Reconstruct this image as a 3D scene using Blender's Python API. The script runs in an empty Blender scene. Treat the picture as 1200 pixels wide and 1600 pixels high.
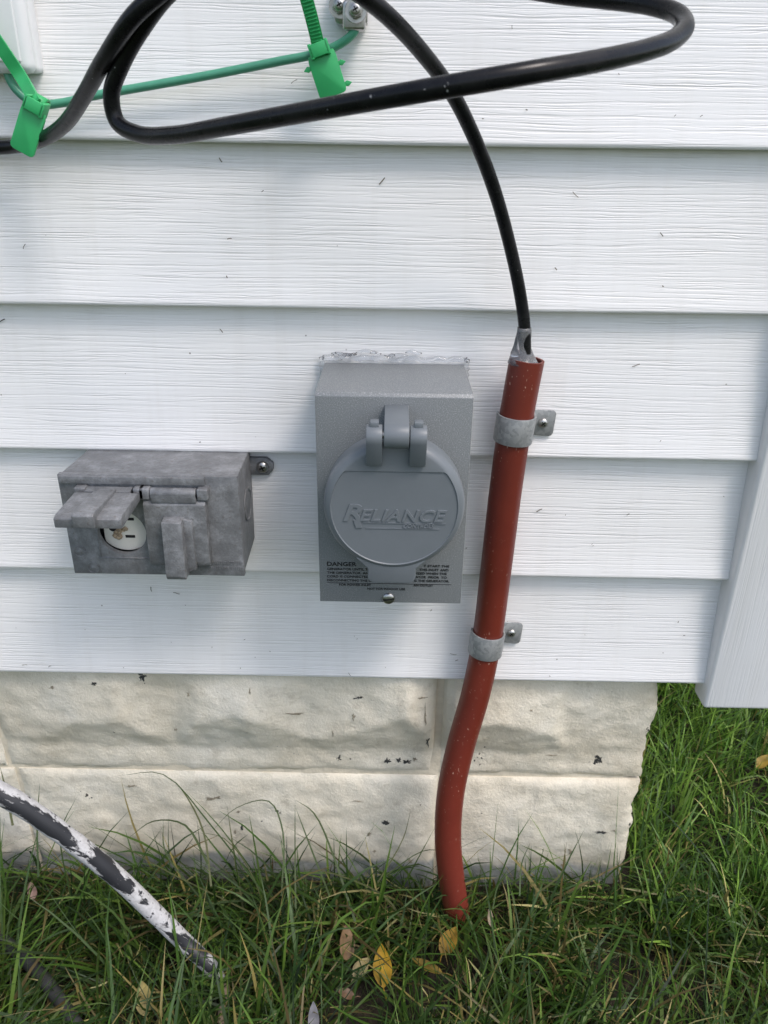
import bpy, bmesh, math, random
import numpy as np
from mathutils import Vector, Matrix, noise as mnoise

random.seed(7)
rng = np.random.default_rng(11)
S = bpy.context.scene
C = S.collection
R = math.radians

# ------------------------------------------------------------------ camera
FPX, PITCH, ROLL, YAW = 1198.0, R(25.03), R(0.80), R(-0.346)
CAM = Vector((0.0, -0.525, 0.655))
_cy, _sy = math.cos(YAW), math.sin(YAW)
_c, _s = math.cos(PITCH), math.sin(PITCH)
_right0 = Vector((_cy, -_sy, 0)); _fh = Vector((_sy, _cy, 0)); _up = Vector((0, 0, 1))
FWD = _fh * _c - _up * _s
_down0 = -(_fh * _s + _up * _c)
RIGHT = _right0 * math.cos(ROLL) - _down0 * math.sin(ROLL)
DOWN = _right0 * math.sin(ROLL) + _down0 * math.cos(ROLL)
cam = bpy.data.cameras.new('camera')
camo = bpy.data.objects.new('camera', cam); C.objects.link(camo)
m = Matrix.Identity(4)
for i in range(3):
    m[i][0], m[i][1], m[i][2], m[i][3] = RIGHT[i], -DOWN[i], -FWD[i], CAM[i]
camo.matrix_world = m
cam.sensor_fit = 'VERTICAL'; cam.sensor_height = 36.0; cam.lens = 36.0 * FPX / 1600.0
cam.clip_start = 0.01; cam.clip_end = 2000
cam.dof.use_dof = True; cam.dof.focus_distance = 0.54; cam.dof.aperture_fstop = 20.0
S.camera = camo
S.render.resolution_x, S.render.resolution_y = 768, 1024

# ------------------------------------------------------------------ sky + sun
SUN_AZ, SUN_EL = R(132), R(56)      # bright sky in front of the wall, off to the right
w = bpy.data.worlds.new('World'); S.world = w; w.use_nodes = True
nt = w.node_tree; nt.nodes.clear()
sky = nt.nodes.new('ShaderNodeTexSky'); sky.sky_type = 'NISHITA'; sky.sun_disc = False
sky.sun_elevation = SUN_EL; sky.sun_rotation = SUN_AZ; sky.dust_density = 2.5; sky.air_density = 1.0
hs = nt.nodes.new('ShaderNodeHueSaturation'); hs.inputs['Saturation'].default_value = 0.8
bg = nt.nodes.new('ShaderNodeBackground'); bg.inputs['Strength'].default_value = 0.15
wo = nt.nodes.new('ShaderNodeOutputWorld')
nt.links.new(sky.outputs[0], hs.inputs['Color']); nt.links.new(hs.outputs[0], bg.inputs['Color'])
nt.links.new(bg.outputs[0], wo.inputs['Surface'])
sun = bpy.data.lights.new('sun', 'SUN'); sun.energy = 1.15; sun.angle = R(17); sun.color = (1.0, 0.92, 0.88)
suno = bpy.data.objects.new('sun', sun); C.objects.link(suno)
sd = Vector((math.sin(SUN_AZ) * math.cos(SUN_EL), math.cos(SUN_AZ) * math.cos(SUN_EL), math.sin(SUN_EL)))
suno.rotation_euler = sd.to_track_quat('Z', 'Y').to_euler(); suno.location = (1, -2, 3)

S.view_settings.view_transform = 'Standard'; S.view_settings.look = 'None'
S.view_settings.exposure = 0.66; S.view_settings.gamma = 1.0
S.render.engine = 'CYCLES'
try: S.cycles.max_bounces = 8
except Exception: pass

# ------------------------------------------------------------------ helpers
def P(px, py, y):
    """world point on the vertical plane at distance y, from a position measured in the photograph"""
    d = RIGHT * ((px - 600) / FPX) + DOWN * ((py - 800) / FPX) + FWD
    return CAM + d * ((y - CAM.y) / d.y)
def PG(px, py, z=0.0):
    d = RIGHT * ((px - 600) / FPX) + DOWN * ((py - 800) / FPX) + FWD
    return CAM + d * ((z - CAM.z) / d.z)

def wloc(o):
    v = Vector((0, 0, 0))
    while o is not None:
        v = v + Vector(o.location); o = o.parent
    return v
def mesh_obj(name, verts, faces, mat, parent=None, smooth=True, auto=None):
    """verts in world coordinates; stored relative to the parent"""
    off = wloc(parent) if parent else Vector((0, 0, 0))
    me = bpy.data.meshes.new(name)
    me.from_pydata([tuple(Vector(v) - off) for v in verts], [], faces)
    me.materials.append(mat)
    if smooth:
        me.polygons.foreach_set('use_smooth', [True] * len(me.polygons))
        if auto: me.set_sharp_from_angle(angle=R(auto))
    me.update()
    o = bpy.data.objects.new(name, me); C.objects.link(o)
    if parent: o.parent = parent
    return o
def tag(o, label, cat, group=None):
    o['label'] = label; o['category'] = cat
    if group: o['group'] = group
    return o
def thing(name, label, cat, loc, group=None):
    o = bpy.data.objects.new(name, None); C.objects.link(o); o.location = loc; o.empty_display_size = 0.02
    return tag(o, label, cat, group)

def bm_out(bm, M=None):
    if M is not None: bmesh.ops.transform(bm, matrix=M, verts=bm.verts)
    bmesh.ops.recalc_face_normals(bm, faces=bm.faces)
    bm.verts.ensure_lookup_table(); bm.verts.index_update()
    v = [x.co.copy() for x in bm.verts]; f = [[q.index for q in p.verts] for p in bm.faces]
    bm.free(); return v, f
def rbox(x0, x1, y0, y1, z0, z1, bev=0.0, seg=2, M=None):
    bm = bmesh.new(); bmesh.ops.create_cube(bm, size=1)
    for v in bm.verts:
        v.co = Vector(((x0 + x1) / 2 + v.co.x * (x1 - x0), (y0 + y1) / 2 + v.co.y * (y1 - y0), (z0 + z1) / 2 + v.co.z * (z1 - z0)))
    if bev > 0: bmesh.ops.bevel(bm, geom=list(bm.edges), offset=bev, segments=seg, affect='EDGES', profile=0.5)
    return bm_out(bm, M)
def prism(poly, a0, a1, axis='x', bev=0.0, seg=2, M=None):
    """extrude a 2-D outline; axis x: poly=(y,z); axis y: poly=(x,z); axis z: poly=(x,y)"""
    def mk(p, a):
        return {'x': (a, p[0], p[1]), 'y': (p[0], a, p[1]), 'z': (p[0], p[1], a)}[axis]
    bm = bmesh.new()
    A = [bm.verts.new(mk(p, a0)) for p in poly]; B = [bm.verts.new(mk(p, a1)) for p in poly]
    n = len(poly)
    bm.faces.new(A); bm.faces.new(B[::-1])
    for i in range(n): bm.faces.new([A[i], B[i], B[(i + 1) % n], A[(i + 1) % n]])
    bmesh.ops.recalc_face_normals(bm, faces=bm.faces)
    if bev > 0:
        ed = [e for e in bm.edges if len(e.link_faces) == 2 and e.calc_face_angle(0) > 0.5]
        bmesh.ops.bevel(bm, geom=ed, offset=bev, segments=seg, affect='EDGES', profile=0.5)
    return bm_out(bm, M)
def lathe(prof, center, axis, n=32, cap=True):
    """prof: list of (r, h) along axis"""
    ax = Vector(axis).normalized()
    u = ax.orthogonal().normalized(); v = ax.cross(u)
    V = []; F = []
    for r, h in prof:
        for k in range(n):
            a = 2 * math.pi * k / n
            V.append(Vector(center) + ax * h + (u * math.cos(a) + v * math.sin(a)) * r)
    for i in range(len(prof) - 1):
        for k in range(n):
            F.append([i * n + k, i * n + (k + 1) % n, (i + 1) * n + (k + 1) % n, (i + 1) * n + k])
    if cap:
        F.append(list(range(n))[::-1]); F.append([(len(prof) - 1) * n + k for k in range(n)])
    return V, F
def join(*parts):
    V = []; F = []
    for v, f in parts:
        b = len(V); V += list(v); F += [[i + b for i in q] for q in f]
    return V, F
def spline(pts, sub=10, closed=False):
    pts = [Vector(p) for p in pts]; n = len(pts); out = []
    for i in range(n - 1):
        p0 = pts[i - 1] if i > 0 else pts[0] * 2 - pts[1]
        p1, p2 = pts[i], pts[i + 1]
        p3 = pts[i + 2] if i + 2 < n else pts[-1] * 2 - pts[-2]
        def kt(a, b): return max((b - a).length, 1e-6) ** 0.5
        t0 = 0; t1 = t0 + kt(p0, p1); t2 = t1 + kt(p1, p2); t3 = t2 + kt(p2, p3)
        for k in range(sub):
            t = t1 + (t2 - t1) * k / sub
            a1 = p0 * ((t1 - t) / (t1 - t0)) + p1 * ((t - t0) / (t1 - t0))
            a2 = p1 * ((t2 - t) / (t2 - t1)) + p2 * ((t - t1) / (t2 - t1))
            a3 = p2 * ((t3 - t) / (t3 - t2)) + p3 * ((t - t2) / (t3 - t2))
            b1 = a1 * ((t2 - t) / (t2 - t0)) + a2 * ((t - t0) / (t2 - t0))
            b2 = a2 * ((t3 - t) / (t3 - t1)) + a3 * ((t - t1) / (t3 - t1))
            out.append(b1 * ((t2 - t) / (t2 - t1)) + b2 * ((t - t1) / (t2 - t1)))
    out.append(pts[-1]); return out
def frames(path):
    T = [(path[min(i + 1, len(path) - 1)] - path[max(i - 1, 0)]).normalized() for i in range(len(path))]
    u = T[0].orthogonal().normalized(); fr = []
    for i, t in enumerate(T):
        u = (u - t * u.dot(t)).normalized(); fr.append((t, u.copy(), t.cross(u)))
    return fr
def tube(path, rad, n=20, cap=True):
    fr = frames(path); V = []; F = []
    for i, p in enumerate(path):
        r = rad(i / (len(path) - 1)) if callable(rad) else rad
        t, u, v = fr[i]
        for k in range(n):
            a = 2 * math.pi * k / n
            V.append(p + (u * math.cos(a) + v * math.sin(a)) * r)
    for i in range(len(path) - 1):
        for k in range(n):
            F.append([i * n + k, i * n + (k + 1) % n, (i + 1) * n + (k + 1) % n, (i + 1) * n + k])
    if cap: F.append(list(range(n))[::-1]); F.append([(len(path) - 1) * n + k for k in range(n)])
    return V, F
def fbm(x, y, z, o=4):
    return mnoise.fractal(Vector((x, y, z)), 1.0, 2.0, o)

# ------------------------------------------------------------------ materials
class Mat:
    def __init__(s, name):
        s.m = bpy.data.materials.new(name); s.m.use_nodes = True
        s.t = s.m.node_tree; s.b = s.t.nodes['Principled BSDF']; s.out = s.t.nodes['Material Output']
    def n(s, typ, **kw):
        x = s.t.nodes.new(typ)
        for k, v in kw.items():
            if hasattr(x, k) and k not in x.inputs: setattr(x, k, v)
            else: x.inputs[k].default_value = v
        return x
    def l(s, a, b): s.t.links.new(a, b)
    def coords(s, scale=(1, 1, 1), rnd=False):
        tc = s.n('ShaderNodeTexCoord'); mp = s.n('ShaderNodeMapping'); mp.inputs['Scale'].default_value = scale
        s.l(tc.outputs['Object'], mp.inputs['Vector'])
        if rnd:
            oi = s.n('ShaderNodeObjectInfo'); mu = s.n('ShaderNodeMath', operation='MULTIPLY'); mu.inputs[1].default_value = 57.0
            s.l(oi.outputs['Random'], mu.inputs[0]); s.l(mu.outputs[0], mp.inputs['Location'])
        return mp.outputs[0]
    def noise(s, vec, scale, detail=4, rough=0.55, dist=0.0):
        x = s.n('ShaderNodeTexNoise'); x.inputs['Scale'].default_value = scale; x.inputs['Detail'].default_value = detail
        x.inputs['Roughness'].default_value = rough; x.inputs['Distortion'].default_value = dist
        s.l(vec, x.inputs['Vector']); return x.outputs['Fac']
    def ramp(s, fac, stops):
        x = s.n('ShaderNodeValToRGB'); e = x.color_ramp.elements
        while len(e) < len(stops): e.new(0.5)
        for q, (p, c) in zip(e, stops):
            q.position = p; q.color = (c[0], c[1], c[2], 1) if hasattr(c, '__len__') else (c, c, c, 1)
        s.l(fac, x.inputs['Fac']); return x.outputs['Color']
    def mix(s, fac, a, b, mode='MIX'):
        x = s.n('ShaderNodeMix'); x.data_type = 'RGBA'; x.blend_type = mode
        if hasattr(fac, 'links'): s.l(fac, x.inputs[0])
        else: x.inputs[0].default_value = fac
        for v, i in ((a, 6), (b, 7)):
            if hasattr(v, 'links'): s.l(v, x.inputs[i])
            else: x.inputs[i].default_value = (v[0], v[1], v[2], 1)
        return x.outputs[2]
    def base(s, v):
        if hasattr(v, 'links'): s.l(v, s.b.inputs['Base Color'])
        else: s.b.inputs['Base Color'].default_value = (v[0], v[1], v[2], 1)
    def set(s, **kw):
        for k, v in kw.items():
            k = k.replace('_', ' ').title() if k != 'ior' else 'IOR'
            if hasattr(v, 'links'): s.l(v, s.b.inputs[k])
            else: s.b.inputs[k].default_value = v
        return s
    def bump(s, h, strength, dist, prev=None):
        x = s.n('ShaderNodeBump'); x.inputs['Strength'].default_value = strength; x.inputs['Distance'].default_value = dist
        s.l(h, x.inputs['Height'])
        if prev is not None: s.l(prev, x.inputs['Normal'])
        s.l(x.outputs[0], s.b.inputs['Normal']); return x.outputs[0]

def mat_siding(name, vertical=False):
    a = Mat(name)
    # embossed grain: long wandering grooves about 3 mm apart that fade in and out
    def wave(scale, dist, squash, ds):
        v = a.coords((squash, 1, 1) if not vertical else (1, 1, squash), rnd=True)
        x = a.n('ShaderNodeTexWave'); x.wave_type = 'BANDS'; x.bands_direction = 'X' if vertical else 'Z'; x.wave_profile = 'SIN'
        for k_, q_ in (('Scale', scale), ('Distortion', dist), ('Detail', 2.0), ('Detail Scale', ds), ('Detail Roughness', 0.6)): x.inputs[k_].default_value = q_
        a.l(v, x.inputs['Vector']); return x.outputs['Fac']
    w1 = wave(88, 9.0, 0.10, 0.55); w2 = wave(150, 12.0, 0.16, 0.6)
    fade = a.noise(a.coords((16, 180, 180) if not vertical else (180, 180, 22), rnd=True), 1.0, 3, 0.6)
    g1 = a.ramp(w1, [(0.02, 0.0), (0.30, 1.0)]); g2 = a.ramp(w2, [(0.02, 0.35), (0.30, 1.0)])
    lines = a.mix(1.0, g1, g2, 'MULTIPLY')
    hgt = a.mix(a.ramp(fade, [(0.30, 0.0), (0.62, 0.9)]), lines, (1, 1, 1))
    b1 = a.bump(hgt, 0.60 if not vertical else 0.35, 0.00042)
    n1 = hgt
    v3 = a.coords((1, 1, 1))
    big = a.noise(v3, 5.0, 4, 0.6)
    col = a.ramp(big, [(0.3, (0.77, 0.765, 0.75)), (0.7, (0.82, 0.82, 0.825))])
    # grooves of the embossed grain tinted a darker grey-brown
    col = a.mix(a.ramp(n1, [(0.0, 0.22 if not vertical else 0.08), (0.6, 0.0)]), col, (0.45, 0.43, 0.40))
    strk = a.noise(a.coords((70, 1, 4) if not vertical else (70, 70, 4)), 1.0, 4, 0.6)
    col = a.mix(a.ramp(strk, [(0.5, 0.0), (0.75, 0.10)]), col, (0.50, 0.46, 0.38))
    sp = a.n('ShaderNodeTexVoronoi'); sp.inputs['Scale'].default_value = 75
    a.l(v3, sp.inputs['Vector'])
    spots = a.ramp(sp.outputs['Distance'], [(0.035, 1.0), (0.06, 0.0)])
    gate = a.ramp(a.noise(v3, 22, 2), [(0.62, 0.0), (0.66, 0.8)])
    col = a.mix(a.mix(1.0, spots, gate, 'MULTIPLY'), col, (0.10, 0.085, 0.06))
    a.base(col); a.set(roughness=0.42)
    return a.m
M_siding = mat_siding('white_vinyl_siding')
M_post = mat_siding('white_corner_trim', True)

a = Mat('painted_rock_block')
v = a.coords((1, 1, 1))
n_big = a.noise(v, 9, 5, 0.6)
col = a.ramp(n_big, [(0.3, (0.62, 0.555, 0.43)), (0.55, (0.725, 0.675, 0.56)), (0.75, (0.78, 0.75, 0.67))])
tc = a.n('ShaderNodeSeparateXYZ'); a.l(v, tc.inputs[0])
n_e = a.noise(v, 25, 4)
zz = a.n('ShaderNodeMath', operation='MULTIPLY_ADD'); a.l(n_e, zz.inputs[0]); zz.inputs[1].default_value = -0.035
a.l(tc.outputs['Z'], zz.inputs[2])
bare = a.ramp(zz.outputs[0], [(-0.006, 0.9), (0.008, 0.0)])          # bare grey block below the paint line
col = a.mix(bare, col, (0.27, 0.295, 0.30))
chip = a.ramp(a.noise(v, 38, 5, 0.62), [(0.69, 0.0), (0.70, 1.0)])
col = a.mix(chip, col, (0.035, 0.035, 0.033))
dirt = a.ramp(a.noise(v, 60, 4, 0.7), [(0.56, 0.0), (0.74, 0.45)])
col = a.mix(dirt, col, (0.34, 0.29, 0.21))
a.base(col); a.set(roughness=0.6)
b1 = a.bump(a.noise(v, 70, 6, 0.7), 0.5, 0.004)
a.bump(a.noise(v, 420, 4, 0.65), 0.7, 0.0009, b1)
M_block = a.m

def simple(name, col, rough=0.5, metal=0.0, bump=None, var=0.0, vs=60):
    a = Mat(name); v = a.coords()
    if var > 0:
        n = a.noise(v, vs, 5, 0.6)
        c0 = [max(c * (1 - var), 0) for c in col]; c1 = [min(c * (1 + var), 1) for c in col]
        a.base(a.ramp(n, [(0.3, c0), (0.7, c1)]))
    else: a.base(col)
    a.set(roughness=rough, metallic=metal)
    if bump: a.bump(a.noise(v, bump[0], 4), bump[1], bump[2])
    return a.m
M_mortar = simple('painted_mortar', (0.62, 0.56, 0.44), 0.8, bump=(120, 0.7, 0.002), var=0.15)
M_dark = simple('dark_sheathing', (0.06, 0.05, 0.04), 0.9, var=0.3)
a = Mat('black_cable_jacket'); v = a.coords()
fl = a.ramp(a.noise(v, 330, 3, 0.6), [(0.70, 0.0), (0.73, 0.75)])
gt = a.ramp(a.noise(v, 28, 3), [(0.50, 0.0), (0.60, 1.0)])
dust = a.ramp(a.noise(v, 60, 5, 0.7), [(0.45, 0.0), (0.8, 0.10)])
col = a.mix(dust, (0.0055, 0.0055, 0.007), (0.12, 0.115, 0.11))
a.base(a.mix(a.mix(1.0, fl, gt, 'MULTIPLY'), col, (0.42, 0.42, 0.42)))
a.set(roughness=a.ramp(a.noise(v, 90, 4), [(0.3, 0.2), (0.7, 0.36)])); a.bump(a.noise(v, 260, 3), 0.07, 0.0006)
a.b.inputs['Specular IOR Level'].default_value = 0.24
M_cable = a.m
M_wire = simple('green_wire_insulation', (0.075, 0.30, 0.19), 0.35, var=0.12)
M_tie = simple('green_nylon', (0.035, 0.40, 0.13), 0.42, var=0.08, bump=(400, 0.1, 0.0004))
M_white = simple('white_abs_plastic', (0.78, 0.79, 0.80), 0.35, var=0.03)
M_lid = simple('grey_moulded_plastic', (0.152, 0.170, 0.186), 0.40, var=0.04, bump=(900, 0.12, 0.0002))
M_zinc = simple('bright_zinc', (0.45, 0.445, 0.43), 0.34, 1.0, bump=(200, 0.2, 0.0006), var=0.2, vs=200)
M_ink = simple('black_ink', (0.012, 0.012, 0.012), 0.6)
M_slot = simple('dark_slot', (0.010, 0.010, 0.010), 0.8)
M_recept = simple('ivory_receptacle', (0.72, 0.70, 0.64), 0.4, var=0.06)
M_dirt = simple('dry_mud', (0.36, 0.28, 0.19), 0.9, bump=(400, 0.8, 0.002), var=0.4, vs=300)

a = Mat('speckled_grey_powder_coat')
v = a.coords()
n1 = a.noise(v, 1500, 2, 0.6)
col = a.ramp(n1, [(0.35, (0.172, 0.184, 0.190)), (0.56, (0.222, 0.235, 0.242)), (0.70, (0.38, 0.390, 0.39))])
col = a.mix(a.ramp(a.noise(v, 25, 3), [(0.35, 0.0), (0.7, 0.12)]), col, (0.15, 0.18, 0.21))
a.base(col); a.set(roughness=0.45, metallic=0.05); a.bump(n1, 0.35, 0.0005)
M_box = a.m

a = Mat('weathered_die_cast_zinc')
v = a.coords()
n1 = a.noise(v, 75, 9, 0.78); n2 = a.noise(v, 380, 4, 0.65)
col = a.ramp(n1, [(0.28, (0.10, 0.102, 0.108)), (0.5, (0.178, 0.184, 0.192)), (0.72, (0.32, 0.33, 0.345))])
col = a.mix(a.ramp(n2, [(0.57, 0.0), (0.70, 0.65)]), col, (0.12, 0.105, 0.09))
a.base(col); a.set(roughness=a.ramp(n1, [(0.3, 0.42), (0.7, 0.62)]), metallic=0.15)
b1 = a.bump(n2, 0.45, 0.0010); M_cast = a.m

a = Mat('galvanised_steel')
v = a.coords()
vo = a.n('ShaderNodeTexVoronoi'); vo.inputs['Scale'].default_value = 420; a.l(v, vo.inputs['Vector'])
sepc = a.n('ShaderNodeSeparateColor'); a.l(vo.outputs['Color'], sepc.inputs[0])
a.base(a.ramp(sepc.outputs[0], [(0.0, (0.26, 0.27, 0.275)), (1.0, (0.37, 0.38, 0.385))]))
a.set(roughness=0.5, metallic=0.45); a.bump(a.noise(v, 300, 3), 0.15, 0.0004)
M_galv = a.m

a = Mat('red_pipe_plastic')
v = a.coords()
n1 = a.noise(v, 20, 4)
tz = a.n('ShaderNodeSeparateXYZ'); a.l(v, tz.inputs[0])
col = a.ramp(n1, [(0.3, (0.115, 0.0150, 0.0078)), (0.7, (0.150, 0.0210, 0.0110))])
chalk = a.ramp(tz.outputs['Z'], [(0.02, 0.42), (0.26, 0.0)])          # sun-chalked lower stretch
col = a.mix(chalk, col, (0.30, 0.055, 0.040))
v2 = a.coords((620, 620, 300)); fl = a.noise(v2, 1.0, 2, 0.5)
flk = a.ramp(fl, [(0.675, 0.0), (0.71, 0.55)])
gate = a.ramp(a.noise(v, 45, 2), [(0.45, 0.0), (0.6, 1.0)])
col = a.mix(a.mix(1.0, flk, gate, 'MULTIPLY'), col, (0.62, 0.40, 0.30))
a.base(col); a.set(roughness=0.45); a.bump(a.noise(v, 220, 4), 0.18, 0.0006)
M_pipe = a.m

a = Mat('peeling_white_paint_on_black')
v = a.coords((1, 1, 1))
tcq = a.n('ShaderNodeTexCoord'); mpq = a.n('ShaderNodeMapping'); mpq.vector_type = 'POINT'
mpq.inputs['Rotation'].default_value = (0, R(-38), 0); mpq.inputs['Scale'].default_value = (0.24, 1, 1)
vrt = a.n('ShaderNodeVectorRotate'); vrt.rotation_type = 'Y_AXIS'; vrt.inputs['Angle'].default_value = R(-38)
a.l(tcq.outputs['Object'], vrt.inputs['Vector']); mpq.inputs['Rotation'].default_value = (0, 0, 0); a.l(vrt.outputs[0], mpq.inputs['Vector'])
n1 = a.noise(mpq.outputs[0], 60, 7, 0.66, 0.2)
geo = a.n('ShaderNodeNewGeometry'); dt = a.n('ShaderNodeVectorMath', operation='DOT_PRODUCT'); dt.inputs[1].default_value = (0.25, -0.55, 0.80)
a.l(geo.outputs['Normal'], dt.inputs[0])
ma = a.n('ShaderNodeMath', operation='MULTIPLY_ADD'); a.l(dt.outputs['Value'], ma.inputs[0]); ma.inputs[1].default_value = 0.22
a.l(n1, ma.inputs[2])                                     # the weather side has lost most of its paint
mk = a.ramp(ma.outputs[0], [(0.655, 0.0), (0.685, 1.0)])
n2 = a.noise(v, 190, 4, 0.6)
mk2 = a.ramp(n2, [(0.58, 0.0), (0.66, 1.0)])
msk = a.mix(1.0, mk, mk2, 'LIGHTEN')
col = a.mix(msk, a.ramp(n2, [(0.3, (0.40, 0.395, 0.40)), (0.7, (0.64, 0.64, 0.65))]), (0.022, 0.023, 0.028))
a.base(col); a.set(roughness=0.5); a.bump(msk, 0.6, -0.0008); M_peel = a.m

a = Mat('clear_silicone')
a.base((0.93, 0.95, 0.97)); a.set(roughness=0.08, ior=1.41); a.b.inputs['Transmission Weight'].default_value = 0.92
M_sil = a.m
a = Mat('milky_silicone')
v = a.coords(); a.base(a.ramp(a.noise(v, 90, 3), [(0.38, (0.55, 0.57, 0.62)), (0.62, (0.85, 0.86, 0.88))]))
a.set(roughness=0.2, ior=1.35); a.b.inputs['Transmission Weight'].default_value = 0.84
M_milk = a.m

def leafy(name, attr=True, trans=0.35, col=(0.3, 0.2, 0.05)):
    a = Mat(name)
    tr = a.n('ShaderNodeBsdfTranslucent'); mx = a.n('ShaderNodeMixShader'); mx.inputs[0].default_value = trans
    if attr:
        at = a.n('ShaderNodeAttribute'); at.attribute_name = 'Col'; c = at.outputs['Color']
    else:
        v = a.coords(); c = a.ramp(a.noise(v, 120, 4), [(0.35, [k * 0.6 for k in col]), (0.65, col)])
    a.base(c); a.l(c, tr.inputs['Color']); a.set(roughness=0.5)
    a.l(a.b.outputs[0], mx.inputs[1]); a.l(tr.outputs[0], mx.inputs[2]); a.l(mx.outputs[0], a.out.inputs['Surface'])
    return a.m
M_grass = leafy('grass_blades')

a = Mat('soil_and_lawn')
v = a.coords()
n1 = a.noise(v, 60, 6, 0.65)
soil = a.ramp(n1, [(0.3, (0.012, 0.010, 0.007)), (0.55, (0.035, 0.028, 0.018)), (0.75, (0.08, 0.062, 0.038))])
lawn = a.ramp(a.noise(v, 30, 6, 0.7), [(0.3, (0.022, 0.042, 0.010)), (0.7, (0.075, 0.125, 0.030))])
ln = a.n('ShaderNodeVectorMath', operation='LENGTH'); a.l(v, ln.inputs[0])
a.base(a.mix(a.ramp(ln.outputs['Value'], [(0.75, 0.0), (1.0, 1.0)]), soil, lawn))
a.set(roughness=0.95); a.bump(n1, 1.0, 0.01); M_soil = a.m

# ------------------------------------------------------------------ ground
gx = sorted(set([-900, -200, -50, -15, -6, -3] + [round(-2 + 0.05 * i, 3) for i in range(81)] + [3, 6, 15, 50, 200, 900]))
V = []; F = []
for yy in gx:
    for xx in gx:
        near = abs(xx) < 2.01 and abs(yy) < 2.01
        V.append((xx, yy, (-0.012 + 0.012 * fbm(xx * 5, yy * 5, 1.3)) if near else -0.02))
n = len(gx)
for j in range(n - 1):
    for i in range(n - 1): F.append([j * n + i, j * n + i + 1, (j + 1) * n + i + 1, (j + 1) * n + i])
g = mesh_obj('ground', V, F, M_soil); g['kind'] = 'structure'

# ------------------------------------------------------------------ foundation wall of rock-face blocks
YF = 0.032                                   # mortar plane
XF = 0.5 * (P(1014, 1100, YF - 0.006).x + P(968, 1360, YF - 0.006).x)
ZJ = P(500, 1199, YF - 0.004).z              # bed joint
fnd = thing('foundation_wall', 'cream painted rock-face concrete block foundation below the white siding', 'wall', (XF - 0.3, YF, 0))
JOINT = 0.004
def ridge(x):
    """height (0..1) of the overhanging ridge along the face of the upper course"""
    k = [(-2, .42), (-1.2, .6), (-.8, .38), (-.48, .5), (-.37, .18), (-.315, .28), (-.27, .46), (-.235, .48), (-.19, .24), (-.165, .50), (-.12, .58),
         (-.07, .33), (-.02, .42), (.02, .60), (.05, .28), (.06, .44), (.10, .52), (.125, .47), (.15, .40), (.165, .22), (.19, .18), (.5, .4), (1, .6), (2, .5)]
    for i in range(len(k) - 1):
        if k[i][0] <= x < k[i + 1][0]:
            t = (x - k[i][0]) / (k[i + 1][0] - k[i][0]); 
            return k[i][1] + (k[i + 1][1] - k[i][1]) * t
    return 0.4
_planes = {}
def planes_for(key, L, Hh, upper):
    if key not in _planes:
        r_ = random.Random(int(key * 100) + 5); out = []
        for k in range(6):
            q = 0.06
            out.append((r_.uniform(0.028, 0.034) if upper else r_.uniform(0.015, 0.020), r_.uniform(-q, q), r_.uniform(-q, q * 0.6), r_.uniform(0, L), r_.uniform(0, Hh)))
        _planes[key] = out
    return _planes[key]
def rock(s, t, L, Hh, seed, upper):
    """projection of the rough face at s (along), t (0..1 up)"""
    e = min(s, L - s, t * Hh, (1 - t) * Hh)
    tr = ridge(seed[0] + s) if upper else 0.22 + 0.3 * ridge(-(seed[0] + s) * 1.7 + 0.3)
    amp = 0.027 + 0.005 * fbm((seed[0] + s) * 9, seed[1], 0, 2)
    tr = 0.11 + 0.62 * tr if upper else 0.0
    zt = t * Hh
    pl = planes_for(seed[1], L, Hh, upper)
    hp = min(c0 + g0 * (s - s0) + g1 * (zt - z0_) for (c0, g0, g1, s0, z0_) in pl)
    if upper:
        tb_ = 0.15 + 0.025 * fbm((seed[0] + s) * 20, 2.2, seed[1], 2)
        tr = tb_ + max(ridge(seed[0] + s) - 0.2, 0.0) * 0.74          # dark undercut facets below a broken ridge line
        hr = 0.0105 + (tr - tb_) * Hh * 0.40
        if t > tr: h = hr + (0.0165 - hr) * min(1.0, (t - tr) / (0.80 - tr)) if hr > 0.0165 else hr + (0.0165 - hr) * min(1.0, (t - tr) / 0.28)
        elif t > tb_: h = 0.0105 + (t - tb_) * Hh * 0.40
        else: h = 0.0105
        h = min(h, 0.032)
    else: h = max(hp, 0.0110)
    h += 0.0022 * fbm((seed[0] + s) * 15, t * Hh * 20, seed[1] + 3.1, 3) + 0.0013 * fbm((seed[0] + s) * 70, t * Hh * 90, seed[1], 4)
    edge = min(1.0, max(e, 0) / 0.007); edge = edge ** 0.6
    return 0.0015 + max(h, 0.004) * (0.74 + 0.26 * edge)
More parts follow.
